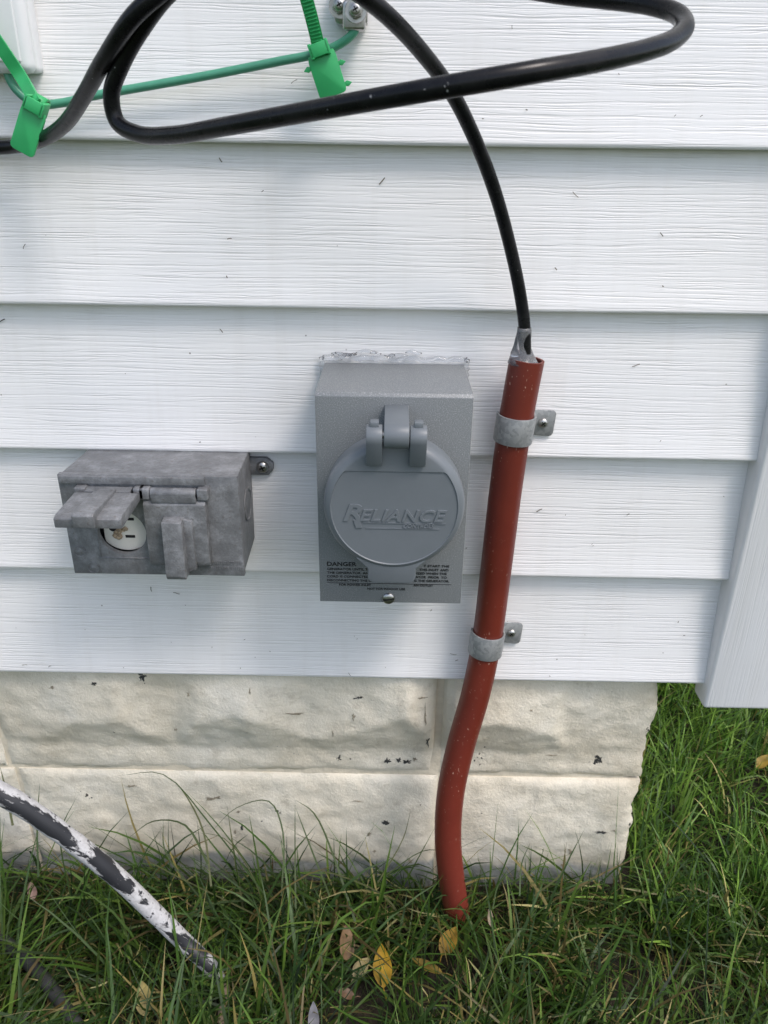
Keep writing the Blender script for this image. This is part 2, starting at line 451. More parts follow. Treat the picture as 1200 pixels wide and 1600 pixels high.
def rock_block(o0, ux, nrm, L, Hh, seed, upper, end_jag=False, depth=0.12, step=0.005):
    o0 = Vector(o0); ux = Vector(ux); nrm = Vector(nrm); nx = max(int(L / step), 6); nz = int(Hh / step)
    V = []; F = []
    for j in range(nz + 1):
        for i in range(nx + 1):
            s = L * i / nx; t = j / nz
            h = rock(s, t, L, Hh, seed, upper)
            ds = 0.0
            if end_jag and i > nx * 0.55:
                k = (i / nx - 0.55) / 0.45
                zz_ = o0.z + Hh * t; ds = k * (0.0035 * fbm(zz_ * 22, 0.3, 4.4, 3) + 0.0020 * fbm(zz_ * 110, 0.7, 1.4, 3) - 0.006 * (zz_ - 0.143) / 0.1 * 0)
            V.append(o0 + ux * (s + ds) + Vector((0, 0, Hh * t)) + nrm * h)
    for j in range(nz):
        for i in range(nx):
            q = j * (nx + 1) + i; F.append([q, q + 1, q + nx + 2, q + nx + 1])
    # sides and back
    def ringidx():
        r = [i for i in range(nx + 1)] + [j * (nx + 1) + nx for j in range(1, nz + 1)]
        r += [nz * (nx + 1) + i for i in range(nx - 1, -1, -1)] + [j * (nx + 1) for j in range(nz - 1, 0, -1)]
        return r
    r = ringidx(); b = len(V)
    for q in r:
        p = V[q]; d = (p - o0).dot(nrm); V.append(p - nrm * (d + depth))
    m = len(r)
    for k in range(m): F.append([r[k], b + k, b + (k + 1) % m, r[(k + 1) % m]][::-1])
    return V, F
def put_block(*args, **kw):
    V, F = rock_block(*args, **kw)
    bm = bmesh.new(); vs = [bm.verts.new(v) for v in V]
    for f in F: bm.faces.new([vs[i] for i in f])
    V, F = bm_out(bm)
    return mesh_obj('concrete_block', V, F, M_block, fnd, auto=60)
BL, BH = 0.394, 0.190
xj = P(683, 1120, YF).x
up = [(xj + 0.004, XF)]
x1 = xj - 0.003
while x1 > -1.6: up.append((x1 - BL, x1)); x1 -= BL + JOINT
lo = [(a0 + 0.006, a1 + 0.006 if a1 < XF else XF) for a0, a1 in up]
for i, (a0, a1) in enumerate(up):
    put_block((a0, YF, ZJ + JOINT / 2), (1, 0, 0), (0, -1, 0), a1 - a0, BH, (a0, i * 3.7), True, end_jag=(i == 0), step=0.004 if i < 3 else 0.012)
for i, (a0, a1) in enumerate(lo):
    put_block((a0, YF, ZJ - JOINT / 2 - BH), (1, 0, 0), (0, -1, 0), a1 - a0, BH, (a0, 40 + i * 2.3), False, end_jag=(i == 0), step=0.004 if i < 3 else 0.012)
for k in range(3):
    y0 = YF + 0.124 + k * (BL + JOINT)
    put_block((XF - 0.012, y0, ZJ + JOINT / 2), (0, 1, 0), (1, 0, 0), BL, BH, (0.3 + k, 80 + k), True, step=0.014)
    put_block((XF - 0.012, y0 + 0.0, ZJ - JOINT / 2 - BH), (0, 1, 0), (1, 0, 0), BL, BH, (0.1 + k, 90 + k), False, step=0.014)
mv, mf = join(rbox(-1.9, XF - 0.012, YF - 0.0090, YF + 0.11, -0.1, ZJ + BH + 0.02), rbox(XF - 0.11, XF - 0.0085, YF + 0.112, YF + 1.35, -0.1, ZJ + BH + 0.02))
mesh_obj('mortar', mv, mf, M_mortar, fnd, smooth=False)

# flaked-off paint: thin dark scars lying on the block faces
M_scar = simple('bare_block_scar', (0.045, 0.045, 0.042), 0.9, var=0.4, vs=300)
bpy.context.view_layer.update(); _dg = bpy.context.evaluated_depsgraph_get()
M_scratch = simple('grimy_paint_scratch', (0.30, 0.26, 0.19), 0.9, var=0.45, vs=200)
def scar(px, py, rx, ry, seed):
    def hit(a_, b_):
        d = (RIGHT * ((a_ - 600) / FPX) + DOWN * ((b_ - 800) / FPX) + FWD).normalized()
        ok, loc, nor, _i, ob, _m = S.ray_cast(_dg, CAM, d)
        return loc + nor * 0.0004 if ok and ob.name.startswith('concrete_block') else None
    n_ = 22; V = [hit(px, py)]; tl_ = 0.25 * fbm(seed * 1.3, 2, 2, 2) * rx
    for k in range(n_):
        aa = 2 * math.pi * k / n_; q_ = max(0.25, 0.72 + 0.95 * fbm(math.cos(aa) * 2.1, math.sin(aa) * 2.1, seed * 3.7, 4))
        V.append(hit(px + rx * q_ * math.cos(aa), py + ry * q_ * math.sin(aa) + tl_ * math.cos(aa)))
    if any(v is None for v in V): return
    mesh_obj('paint_scar', V, [[0, 1 + k, 1 + (k + 1) % n_] for k in range(n_)], M_scar if seed in (0, 1, 2, 4, 6, 10, 12, 15, 20) else M_scratch, fnd)
for i_, (a_, b_, c_, d_) in enumerate([(606, 1189, 7, 5), (622, 1188, 6, 5), (636, 1190, 7, 4), (648, 1186, 4, 3), (603, 1285, 7, 4), (576, 1303, 4, 3), (147, 1068, 5, 4), (82, 1074, 5, 3), (336, 1247, 14, 3), (372, 1268, 3, 2),
        (378, 1292, 3, 6), (367, 1300, 3, 4), (668, 1158, 3, 9), (664, 1118, 2, 18), (660, 1090, 9, 2), (561, 1090, 8, 3), (552, 1120, 3, 6), (390, 1080, 2, 7), (460, 1115, 22, 1.6), (520, 1145, 2, 5), (940, 1300, 12, 2.5), (960, 1298, 6, 2),
        (892, 1330, 4, 5), (880, 1352, 5, 3), (275, 1140, 3, 2), (295, 1085, 2, 7), (205, 1228, 8, 2), (560, 1252, 12, 1.8), (640, 1345, 5, 3), (585, 1330, 3, 3), (830, 1110, 3, 2), (925, 1210, 2, 4), (860, 1180, 9, 1.4)]):
    scar(a_, b_, c_, d_, i_)

# ------------------------------------------------------------------ house wall: siding planks and corner post
POST_Y = -0.008
XPOST = 0.5 * (P(1198, 686, POST_Y).x + P(1100, 1105, POST_Y).x)
ZPOST = P(1110, 1108, POST_Y).z
XC = XPOST + 0.092
ZL = [0.6600, 0.5598, 0.4552, 0.3550, 0.2547]           # lips measured in the photograph
lips = [ZL[0] + 0.1016 * k for k in range(7, 0, -1)] + ZL
house = thing('house_wall', 'white wood-grain lap siding wall with a corner post', 'wall', (0, 0.02, ZL[-1]))
def plank(z0, z1, seed, x0=-1.9, x1=XPOST + 0.020, flip=None):
    prof = [(0.0125, z1 + 0.014), (0.0105, z1 - 0.004), (0.0078, z0 + (z1 - z0) * 0.66), (0.0042, z0 + (z1 - z0) * 0.33), (0.0012, z0 + 0.006), (0.0003, z0 + 0.0028), (0.0003, z0 + 0.0012),
            (0.0012, z0 + 0.0002), (0.003, z0), (0.0125, z0 + 0.0004)]
    V = []; F = []; xs = np.arange(x0, x1 + 0.001, 0.02); m = len(prof)
    for x in xs:
        wy = 0.0011 * fbm(x * 2.2, seed * 3.3, 0, 2); wz = 0.0011 * fbm(x * 1.7, seed * 5.1, 7, 2)
        for (y, z) in prof:
            k = 1.0 if z < z1 - 0.002 else 0.3
            p = (x, y + wy * k, z + wz * k)
            if flip is not None: p = (flip - p[1], p[0], p[2])
            V.append(p)
    for i in range(len(xs) - 1):
        for j in range(m - 1):
            q = [i * m + j, i * m + j + 1, (i + 1) * m + j + 1, (i + 1) * m + j]
            F.append(q if flip is None else q)
    return V, F
for i, z0 in enumerate(lips):
    z1 = lips[i - 1] if i > 0 else z0 + 0.1016
    V, F = plank(z0, z1, i); mesh_obj('siding_plank', V, F, M_siding, house, auto=50)
    V, F = plank(z0, z1, i + 30, 0.06, 1.4, flip=XC - 0.016); mesh_obj('siding_plank', V, F, M_siding, house, auto=50)
v1 = rbox(-1.9, XPOST - 0.002, 0.0145, 0.024, ZL[-1] + 0.004, lips[0] + 0.12)
v2 = rbox(XC - 0.044, XC - 0.0335, 0.0315, 1.4, ZL[-1] + 0.004, lips[0] + 0.12)
v3 = rbox(XF - 0.02, XC - 0.045, 0.0315, 1.4, ZL[-1] + 0.012, ZL[-1] + 0.03)
V, F = join(v1, v2, v3); mesh_obj('sheathing', V, F, M_dark, house, smooth=False)
# L-shaped hollow corner trim with rounded edges
poly = [(XPOST, 0.0165), (XPOST, POST_Y), (XC, POST_Y), (XC, 0.080), (XC - 0.012, 0.080), (XC - 0.012, 0.0165)]
V, F = prism(poly, ZPOST, lips[0] + 0.12, 'z', bev=0.0032, seg=3)
cp = mesh_obj('corner_post', V, F, M_post, house, auto=40); cp['label'] = 'smooth-edged white corner trim with vertical grain'

# ------------------------------------------------------------------ power inlet box
D_IN = 0.070
ps = [P(494, 615, -D_IN), P(744, 621, -D_IN), P(498, 940, -D_IN), P(717, 943, -D_IN)]
ix0 = (ps[0].x + ps[2].x) / 2; ix1 = (ps[1].x + ps[3].x) / 2
iz1 = (ps[0].z + ps[1].z) / 2; iz0 = (ps[2].z + ps[3].z) / 2
inlet = thing('power_inlet_box', 'grey speckled metal power inlet box with round hinged lid on the siding', 'inlet box', ((ix0 + ix1) / 2, 0, iz0))
V, F = rbox(ix0 + 0.0008, ix1 - 0.0008, -D_IN + 0.0035, 0.0085, iz0 + 0.002, iz1 - 0.0002, 0.0006, 2)
mesh_obj('body', V, F, M_box, inlet, auto=40)
# front cover: a folded sheet hooked over the top, slightly proud of the body
poly = [(0.004, iz1 + 0.0012), (-D_IN + 0.002, iz1 + 0.0012), (-D_IN, iz1 - 0.001), (-D_IN, iz0), (-D_IN + 0.0025, iz0), (-D_IN + 0.0025, iz1 - 0.0008), (0.004, iz1 - 0.0002)]
V, F = prism(poly, ix0, ix1, 'x', bev=0.0005, seg=2)
cover = mesh_obj('front_cover', V, F, M_box, inlet, auto=40)

LY = -D_IN - 0.027                                 # lid front plane
lc = P(616, 795, LY); LR = 0.5 * (P(727, 795, LY).x - P(504, 795, LY).x)
lz = lc.z
def lid_mesh():
    n = 128; V = []; F = []
    rp = LR * 0.895; chord = LR * 0.56
    def rin(a, k=0.0):
        s = math.sin(a); r = rp - k
        return min(r, (chord - k) / s) if s > 0.2 else r
    def ring(rf, y):
        b = len(V)
        for k in range(n):
            a = 2 * math.pi * k / n; r = rf(a)
            V.append((lc.x + r * math.cos(a), y, lz + r * math.sin(a)))
        return b
    rings = [ring(lambda a: LR - 0.004, LY + 0.0185), ring(lambda a: LR - 0.0003, LY + 0.018), ring(lambda a: LR, LY + 0.006), ring(lambda a: LR - 0.0006, LY + 0.0035), ring(lambda a: LR - 0.002, LY + 0.0014),
             ring(lambda a: LR - 0.0040, LY + 0.0003), ring(lambda a: max(LR - 0.0052, rin(a)), LY), ring(lambda a: rin(a), LY), ring(lambda a: rin(a, 0.0005), LY + 0.0007), ring(lambda a: rin(a, 0.003), LY + 0.0007)]
    rings.append(ring(lambda a: rin(a) * 0.4, LY + 0.0007))
    for q in range(len(rings) - 1):
        for k in range(n): F.append([rings[q] + k, rings[q] + (k + 1) % n, rings[q + 1] + (k + 1) % n, rings[q + 1] + k])
    F.append([rings[-1] + k for k in range(n)]); F.append([rings[0] + k for k in range(n)][::-1])
    bm = bmesh.new(); vs = [bm.verts.new(v) for v in V]
    for f in F: bm.faces.new([vs[i] for i in f])
    return bm_out(bm)
V, F = lid_mesh()
lid = mesh_obj('lid', V, F, M_lid, inlet, auto=35)
# lift tab under the lid
tb = P(612, 911, LY + 0.0012).z
tw = 0.5 * (P(650, 895, LY).x - P(575, 895, LY).x); tx = P(612, 895, LY).x
zt = lz - LR * 0.80
poly = [(tx - tw - 0.008, zt), (tx - tw - 0.004, zt - 0.004), (tx - tw, zt - 0.008), (tx - tw, tb + 0.004), (tx - tw + 0.0012, tb + 0.0012), (tx - tw + 0.004, tb), (tx + tw - 0.004, tb),
        (tx + tw - 0.0012, tb + 0.0012), (tx + tw, tb + 0.004), (tx + tw, zt - 0.008), (tx + tw + 0.004, zt - 0.004), (tx + tw + 0.008, zt)]
V, F = prism(poly, LY + 0.0012, LY + 0.0062, 'y', bev=0.0008)
mesh_obj('lift_tab', V, F, M_lid, lid, auto=40)
# seat flange between cover and lid
V, F = lathe([(LR * 0.90, -0.0005), (LR * 0.90, 0.0095), (LR * 0.86, 0.0095), (LR * 0.86, 0.0275 - 0.0182)], (lc.x, -D_IN, lz), (0, -1, 0), 64)
mesh_obj('inlet_flange', V, F, M_lid, inlet, auto=40)
# hinge
HY = LY - 0.0035
hz = P(620, 680, HY).z
def arc(cy, cz, r, a0, a1, k=9): return [(cy + r * math.cos(R(a0 + (a1 - a0) * i / k)), cz + r * math.sin(R(a0 + (a1 - a0) * i / k))) for i in range(k + 1)]
RB = 0.0078
bx0, bx1 = P(600, 670, HY - RB).x, P(640, 670, HY - RB).x
poly = [(-D_IN - 0.0003, hz + RB + 0.0015), (-D_IN - 0.0003, hz - RB - 0.006), (HY + 0.010, hz - RB)] + [(y, z) for y, z in arc(HY, hz, RB, 270, 100)]
V, F = prism(poly, bx0, bx1, 'x', bev=0.0006)
mesh_obj('hinge_bracket', V, F, M_lid, inlet, auto=40)
for (p0, p1) in ((571.5, 597.5), (641.5, 668.5)):
    q0, q1 = P(p0, 670, HY - RB).x, P(p1, 670, HY - RB).x
    zb = P(600, 727, LY - 0.002).z
    poly = [(LY + 0.003, zb), (LY - 0.0035, zb)] + [(y, z) for y, z in arc(HY, hz - 0.001, RB - 0.0006, 200, 75)] + [(HY + 0.006, hz - 0.002), (LY + 0.003, hz - 0.006)]
    V, F = prism(poly, q0, q1, 'x', bev=0.0006)
    arm = mesh_obj('hinge_arm', V, F, M_lid, lid, auto=40)
    qm = (q0 + q1) / 2
    V, F = rbox(qm - 0.0026, qm + 0.0026, HY - 0.003, HY + 0.004, hz + RB - 0.003, hz + RB + 0.0008, 0.0006)
    mesh_obj('stop_nub', V, F, M_lid, inlet, auto=40)
V, F = lathe([(0.0022, 0), (0.0022, P(668, 670, HY).x - P(572, 670, HY).x)], (P(572, 670, HY).x, HY, hz), (1, 0, 0), 16)
V = [Vector(v) for v in V]; mesh_obj('hinge_pin', V, F, M_zinc, inlet, auto=40)

def text_mesh(body, size, extrude=0.0002, offset=0.0, shear=0.0, align='LEFT', spacing=1.0, width=None, bevel=0.0, sx=1.0):
    cu = bpy.data.curves.new('lettering', 'FONT'); cu.body = body; cu.size = size; cu.extrude = extrude; cu.offset = offset
    cu.shear = shear; cu.align_x = align; cu.space_character = spacing; cu.bevel_depth = bevel; cu.bevel_resolution = 1; cu.resolution_u = 3
    o = bpy.data.objects.new('lettering', cu); C.objects.link(o)
    me = bpy.data.meshes.new_from_object(o.evaluated_get(bpy.context.evaluated_depsgraph_get()))
    V = [Vector(v.co) for v in me.vertices]; F = [list(p.vertices) for p in me.polygons]
    bpy.data.objects.remove(o); bpy.data.curves.remove(cu); bpy.data.meshes.remove(me)
    if width and V:
        x0 = min(v.x for v in V); x1 = max(v.x for v in V); k = width / (x1 - x0)
        for v in V: v.x = (v.x - x0) * k if align == 'LEFT' else v.x * k
    for v in V: v.x *= sx
    return V, F
def place_text(tm, origin):
    V, F = tm; o = Vector(origin)
    return [Vector((o.x + v.x, o.y - v.z, o.z + v.y)) for v in V], F
# raised maker's lettering on the recessed lid panel
PY = LY + 0.0007
kx = LR / 0.044
def lx(px): return P(px, 805, PY).x
zb = P(610, 814, PY).z
tx_ = []
tx_.append(place_text(text_mesh('ELIANCE', 0.0112, 0.0007, 0.00010, 0.28, spacing=1.06, width=lx(698) - lx(562), bevel=0.00012), (lx(562), PY, zb)))
rz = 0.0105
xr = lx(536)
tx_.append(place_text(text_mesh('R', 0.0158, 0.0006, 0.00030, 0.28, width=lx(566) - lx(536), bevel=0.00012), (xr, PY, zb)))
lw = 0.0040; lx0 = lx(566) - 0.0056
tx_.append(prism([(lx0, zb + 0.0006), (lx0 + lw, zb + 0.0006), (lx0 + lw + 0.0016, zb - 0.0050), (lx0 + 0.0016, zb - 0.0050)], PY + 0.0001, PY - 0.0007, 'y', bev=0.00012, seg=1))
xe = lx(697)
tx_.append(prism([(lx(568), zb - 0.0016), (xe, zb - 0.0016), (xe - 0.0003, zb - 0.0011), (lx(567), zb - 0.0011)], PY + 0.0001, PY - 0.0005, 'y'))
tx_.append(prism([(lx(572), zb - 0.0054), (xe - 0.004, zb - 0.0054), (xe - 0.0037, zb - 0.0049), (lx(571), zb - 0.0049)], PY + 0.0001, PY - 0.0004, 'y'))
V, F = join(*tx_); mesh_obj('maker_lettering', V, F, M_lid, lid, smooth=False)
V, F = place_text(text_mesh('CONTROLS', 0.0036, 0.0006, 0.00008, 0.2, width=lx(679) - lx(630), bevel=0.00008), (lx(630), PY, zb - 0.0044))
mesh_obj('maker_lettering', V, F, M_lid, lid, smooth=False)
# printed warning
TY = -D_IN - 0.00025
def tpt(px, py): return P(px, py, TY)
def tw_(p0, p1, py): return P(p1, py, TY).x - P(p0, py, TY).x
rows = []
def row(s, p0, p1, py, size, bold=0.0):
    rows.append(place_text(text_mesh(s, size, 0.00008, bold, width=tw_(p0, p1, py)), tpt(p0, py)))
row('DANGER', 511, 557, 884, 0.0044, 0.00008)
row('GENERATOR UNTIL TH', 511, 579, 890.5, 0.0024, 0.00004)
row('THE GENERATOR. AN', 511, 576, 896.3, 0.0024, 0.00004)
row('CORD IS CONNECTED', 511, 576, 902, 0.0024, 0.00004)
row('DISCONNECTING THE C', 511, 580, 908, 0.0024, 0.00004)
row('T START THE', 662, 702, 886, 0.0024, 0.00004)
row('THIS INLET AND', 655, 701, 891.8, 0.0024, 0.00004)
row('IZED WHEN THE', 651, 698, 897.6, 0.0024, 0.00004)
row('ATOR  PRIOR  TO', 649, 698, 903.3, 0.0024, 0.00004)
row('G THE GENERATOR.', 647, 702, 909, 0.0024, 0.00004)
row('FOR POWER INLET', 530, 580, 915, 0.0023, 0.00004)
row('AN OUTLET', 646, 677, 916, 0.0023, 0.00004)
row('NOT FOR INDOOR USE', 574, 633, 921.3, 0.0023, 0.00004)
la, lb = tpt(511, 910.2), tpt(705, 911)
rows.append(rbox(la.x, lb.x, TY, TY + 0.0002, la.z - 0.0003, la.z))
V, F = join(*rows); mesh_obj('printed_warning', V, F, M_ink, inlet, smooth=False)

def screw(center, normal, r, parent, kind='slot', mat=None, ang=0.0, h=None, name='screw'):
    mat = mat or M_zinc; h = h or r * 0.55
    c = Vector(center); nr = Vector(normal).normalized()
    prof = [(r * 0.98, -r * 0.3), (r, 0), (r * 0.96, h * 0.35), (r * 0.8, h * 0.7), (r * 0.5, h * 0.93), (r * 0.15, h)]
    V, F = lathe(prof, c, nr, 28); s = mesh_obj(name, V, F, mat, parent, auto=50)
    u = (Vector((1, 0, 0)) - nr * nr.x).normalized(); w_ = nr.cross(u)
    d = u * math.cos(ang) + w_ * math.sin(ang); e = nr.cross(d)
    def bar(d, e, l, ww):
        P8 = []
        for a in (-1, 1):
            for b in (-1, 1):
                for q in (-0.1, 1.03): P8.append(c + d * (a * l) + e * (b * ww) + nr * (h * (0.55 + 0.5 * (q > 0))))
        return P8, [[0, 1, 3, 2], [4, 6, 7, 5], [0, 4, 5, 1], [2, 3, 7, 6], [0, 2, 6, 4], [1, 5, 7, 3]]
    bars = [bar(d, e, r * (0.86 if kind == 'slot' else 0.5), r * 0.14)]
    if kind != 'slot': bars.append(bar(e, d, r * 0.5, r * 0.10))
    V, F = join(*bars); mesh_obj('slot', V, F, M_slot, s, smooth=False)
    return s
screw(P(607, 935, -D_IN - 0.0004), (0, -1, 0), 0.0044, inlet, 'slot', ang=0.15, h=0.0018)

# clear sealant smeared along the top and upper sides of the box
bead = []
pts = []
for i in range(60):
    t = i / 59
    x = ix0 - 0.001 + (ix1 - ix0 + 0.003) * t
    pts.append(Vector((x, 0.0035 + 0.0010 * fbm(t * 14, 1, 2, 3), iz1 + 0.0048 + 0.0018 * fbm(t * 9, 3, 1, 3))))
bead.append(tube(pts, lambda s: 0.0019 + 0.0010 * fbm(s * 17, 5, 5, 3), 12))
for side, xx in ((-1, ix0 - 0.0006), (1, ix1 + 0.0006)):
    pts = [Vector((xx + side * (0.0012 + 0.0008 * fbm(k * 0.9, side, 3, 2)), 0.004, iz1 + 0.005 - k * 0.0022)) for k in range(14)]
    bead.append(tube(pts, lambda s: 0.0020 * (1 - 0.6 * s) + 0.0007 * fbm(s * 11, 2, 5, 3), 10))
for k in range(9):
    x = ix0 + (ix1 - ix0) * random.random(); L = random.uniform(0.006, 0.02); z = iz1 + random.uniform(0.006, 0.009)
    pts = [Vector((x + L * j / 6, 0.0052, z + 0.0008 * math.sin(j + k))) for j in range(7)]
    bead.append(tube(pts, lambda s: 0.0003 + 0.0011 * math.sin(math.pi * s), 8))
V, F = join(*bead); mesh_obj('sealant_bead', V, F, M_sil, inlet)

# ------------------------------------------------------------------ twin outlet box
DO = 0.050
def O(zx, zy, y=-DO): return P(70 + zx / 3.158, 690 + zy / 3.158, y)
ox0 = (O(60, 175).x + O(150, 665).x) / 2; ox1 = (O(945, 160).x + O(990, 650).x) / 2
oz1 = (O(60, 175).z + O(945, 160).z) / 2; oz0 = (O(150, 665).z + O(990, 650).z) / 2
outlet = thing('outdoor_outlet_box', 'weathered grey die-cast outlet box with one flap lid lifted open', 'outlet', ((ox0 + ox1) / 2, 0, oz0))
cx = 0.5 * (O(394, 430, -DO + 0.006).x * 2); cz = O(394, 432, -DO + 0.006).z
# body: open-fronted tapering shell behind the cover plate
bm = bmesh.new(); bmesh.ops.create_cube(bm, size=1)
for v in bm.verts:
    back = v.co.y > 0
    ins = 0.0018 if back else 0.0006
    v.co = Vector(((ox0 + ins) if v.co.x < 0 else (ox1 - ins), 0.0095 if back else -DO + 0.0048, (oz0 + ins) if v.co.z < 0 else (oz1 - ins)))
bmesh.ops.bevel(bm, geom=list(bm.edges), offset=0.0016, segments=2, affect='EDGES', profile=0.5)
# hollow front: inset and push in
bm.faces.ensure_lookup_table()
ff = max(bm.faces, key=lambda f: (-f.normal.y) * f.calc_area())
bmesh.ops.inset_individual(bm, faces=[ff], thickness=0.003)
r = bmesh.ops.extrude_discrete_faces(bm, faces=[ff])
for v in r['faces'][0].verts: v.co.y += 0.030
V, F = bm_out(bm); mesh_obj('box_body', V, F, M_cast, outlet, auto=40)
# cover plate with a round-ended window for the left receptacle
def plate_with_hole(x0, x1, z0, z1, hx, hz_, hr, y0, y1):
    n = 64; V = []; F = []
    def outer(a):
        c, s = math.cos(a), math.sin(a); t = 1e9
        if c > 1e-9: t = min(t, (x1 - hx) / c)
        if c < -1e-9: t = min(t, (x0 - hx) / c)
        if s > 1e-9: t = min(t, (z1 - hz_) / s)
        if s < -1e-9: t = min(t, (z0 - hz_) / s)
        return t
    angs = sorted([2 * math.pi * k / n for k in range(n)] + [math.atan2(z - hz_, x - hx) % (2 * math.pi) for x in (x0, x1) for z in (z0, z1)])
    n = len(angs)
    for y in (y0, y1):
        for a in angs: V.append((hx + hr * math.cos(a), y, hz_ + hr * math.sin(a)))
        for a in angs: t = outer(a); V.append((hx + t * math.cos(a), y, hz_ + t * math.sin(a)))
    for k in range(n):
        j = (k + 1) % n
        F += [[k, j, n + j, n + k], [2 * n + k, 3 * n + k, 3 * n + j, 2 * n + j], [k, 2 * n + k, 2 * n + j, j], [n + k, n + j, 3 * n + j, 3 * n + k]]
    bm = bmesh.new(); vs = [bm.verts.new(v) for v in V]
    for f in F: bm.faces.new([vs[i] for i in f])
    bmesh.ops.recalc_face_normals(bm, faces=bm.faces)
    ed = [e for e in bm.edges if e.calc_face_angle(0) > 0.8]
    bmesh.ops.bevel(bm, geom=ed, offset=0.0007, segments=2, affect='EDGES', profile=0.5)
    return bm_out(bm)
HR = O(512, 430).x - O(394, 430).x
V, F = plate_with_hole(ox0, ox1, oz0, oz1, cx, cz, HR, -DO, -DO + 0.0045)
plate = mesh_obj('cover_plate', V, F, M_cast, outlet, auto=40)
# raised rim lines and cast marks
ex = []
zl = O(400, 572).z
ex.append(rbox(O(268, 572).x, O(530, 572).x, -DO - 0.0007, -DO + 0.0005, zl - 0.0006, zl + 0.0002, 0.0003, 1))
ex.append(rbox(O(262, 500).x, O(270, 500).x, -DO - 0.0007, -DO + 0.0005, zl, O(265, 440).z, 0.0003, 1))
V, F = join(*ex); mesh_obj('raised_rim', V, F, M_cast, plate, auto=40)
for (zx, zy) in ((172, 542), (240, 622)):
    c = O(zx, zy)
    V, F = lathe([(0.0045, -0.0002), (0.0045, 0.0005), (0.0038, 0.0005), (0.0037, 0.0001), (0.0018, 0.0001), (0.0012, 0.0005)], c, (0, -1, 0), 28)
    mesh_obj('cast_mark', V, F, M_cast, plate, auto=40)
V, F = join(place_text(text_mesh('WEATHERPROOF  NO. 7', 0.0026, 0.0003, width=O(945, 590).x - O(770, 590).x), (O(770, 598).x, -DO, O(770, 598).z))) if False else join(
    *[rbox(O(760 + 11 * k, 0).x, O(766 + 11 * k + random.uniform(-2, 2), 0).x, -DO - 0.0004, -DO + 0.0002, O(700, zy).z, O(700, zy - 14).z) for zy in (602, 628) for k in range(16) if random.random() < 0.8])
mesh_obj('cast_lettering', V, F, M_cast, plate, smooth=False)
# receptacle
RY = -DO + 0.0065
rr = (O(500, 430, RY).x - O(288, 430, RY).x) / 2
pol = []
RRV = rr * 1.12
for k in range(48):
    a = 2 * math.pi * k / 48
    x = max(-rr, min(rr, RRV * 1.10 * math.cos(a))); z = RRV * math.sin(a)
    pol.append((cx + x, cz + z))
V, F = prism(pol, RY + 0.02, RY, 'y', bev=0.0006)
rec = mesh_obj('receptacle', V, F, M_recept, outlet, auto=40)
for (zx0, zx1, zy, hh) in ((403, 440, 382, 0.0022), (398, 446, 467, 0.0022)):
    p0, p1 = O(zx0, zy, RY), O(zx1, zy, RY)
    V, F = rbox(p0.x, p1.x, RY - 0.00025, RY + 0.003, p0.z - hh / 2, p0.z + hh / 2, 0.0002, 1)
    mesh_obj('slot', V, F, M_slot, rec, smooth=False)
c = O(335, 425, RY)
V, F = lathe([(0.0028, -0.001), (0.0028, 0.0002)], c, (0, -1, 0), 20); mesh_obj('ground_hole', V, F, M_slot, rec, smooth=False)
# crumbly mud in the receptacle
cr = []
for k in range(26):
    zx = 345 + random.gauss(0, 1) * 12 + k * 1.8; zy = 465 - k * 1.6 + random.gauss(0, 1) * 9
    c = O(zx, zy, RY - 0.0006); r0 = random.uniform(0.0006, 0.0019) * (1.15 - k / 50)
    bm = bmesh.new(); bmesh.ops.create_icosphere(bm, subdivisions=1, radius=r0)
    for v in bm.verts: v.co = Vector((v.co.x * random.uniform(.6, 1.4), v.co.y * 0.7, v.co.z * random.uniform(.6, 1.3))) + c
    cr.append(bm_out(bm))
V, F = join(*cr); o = mesh_obj('mud_crumbs', V, F, M_dirt, None, smooth=False)
tag(o, 'tan mud crumbs stuck in the open outlet receptacle', 'mud')
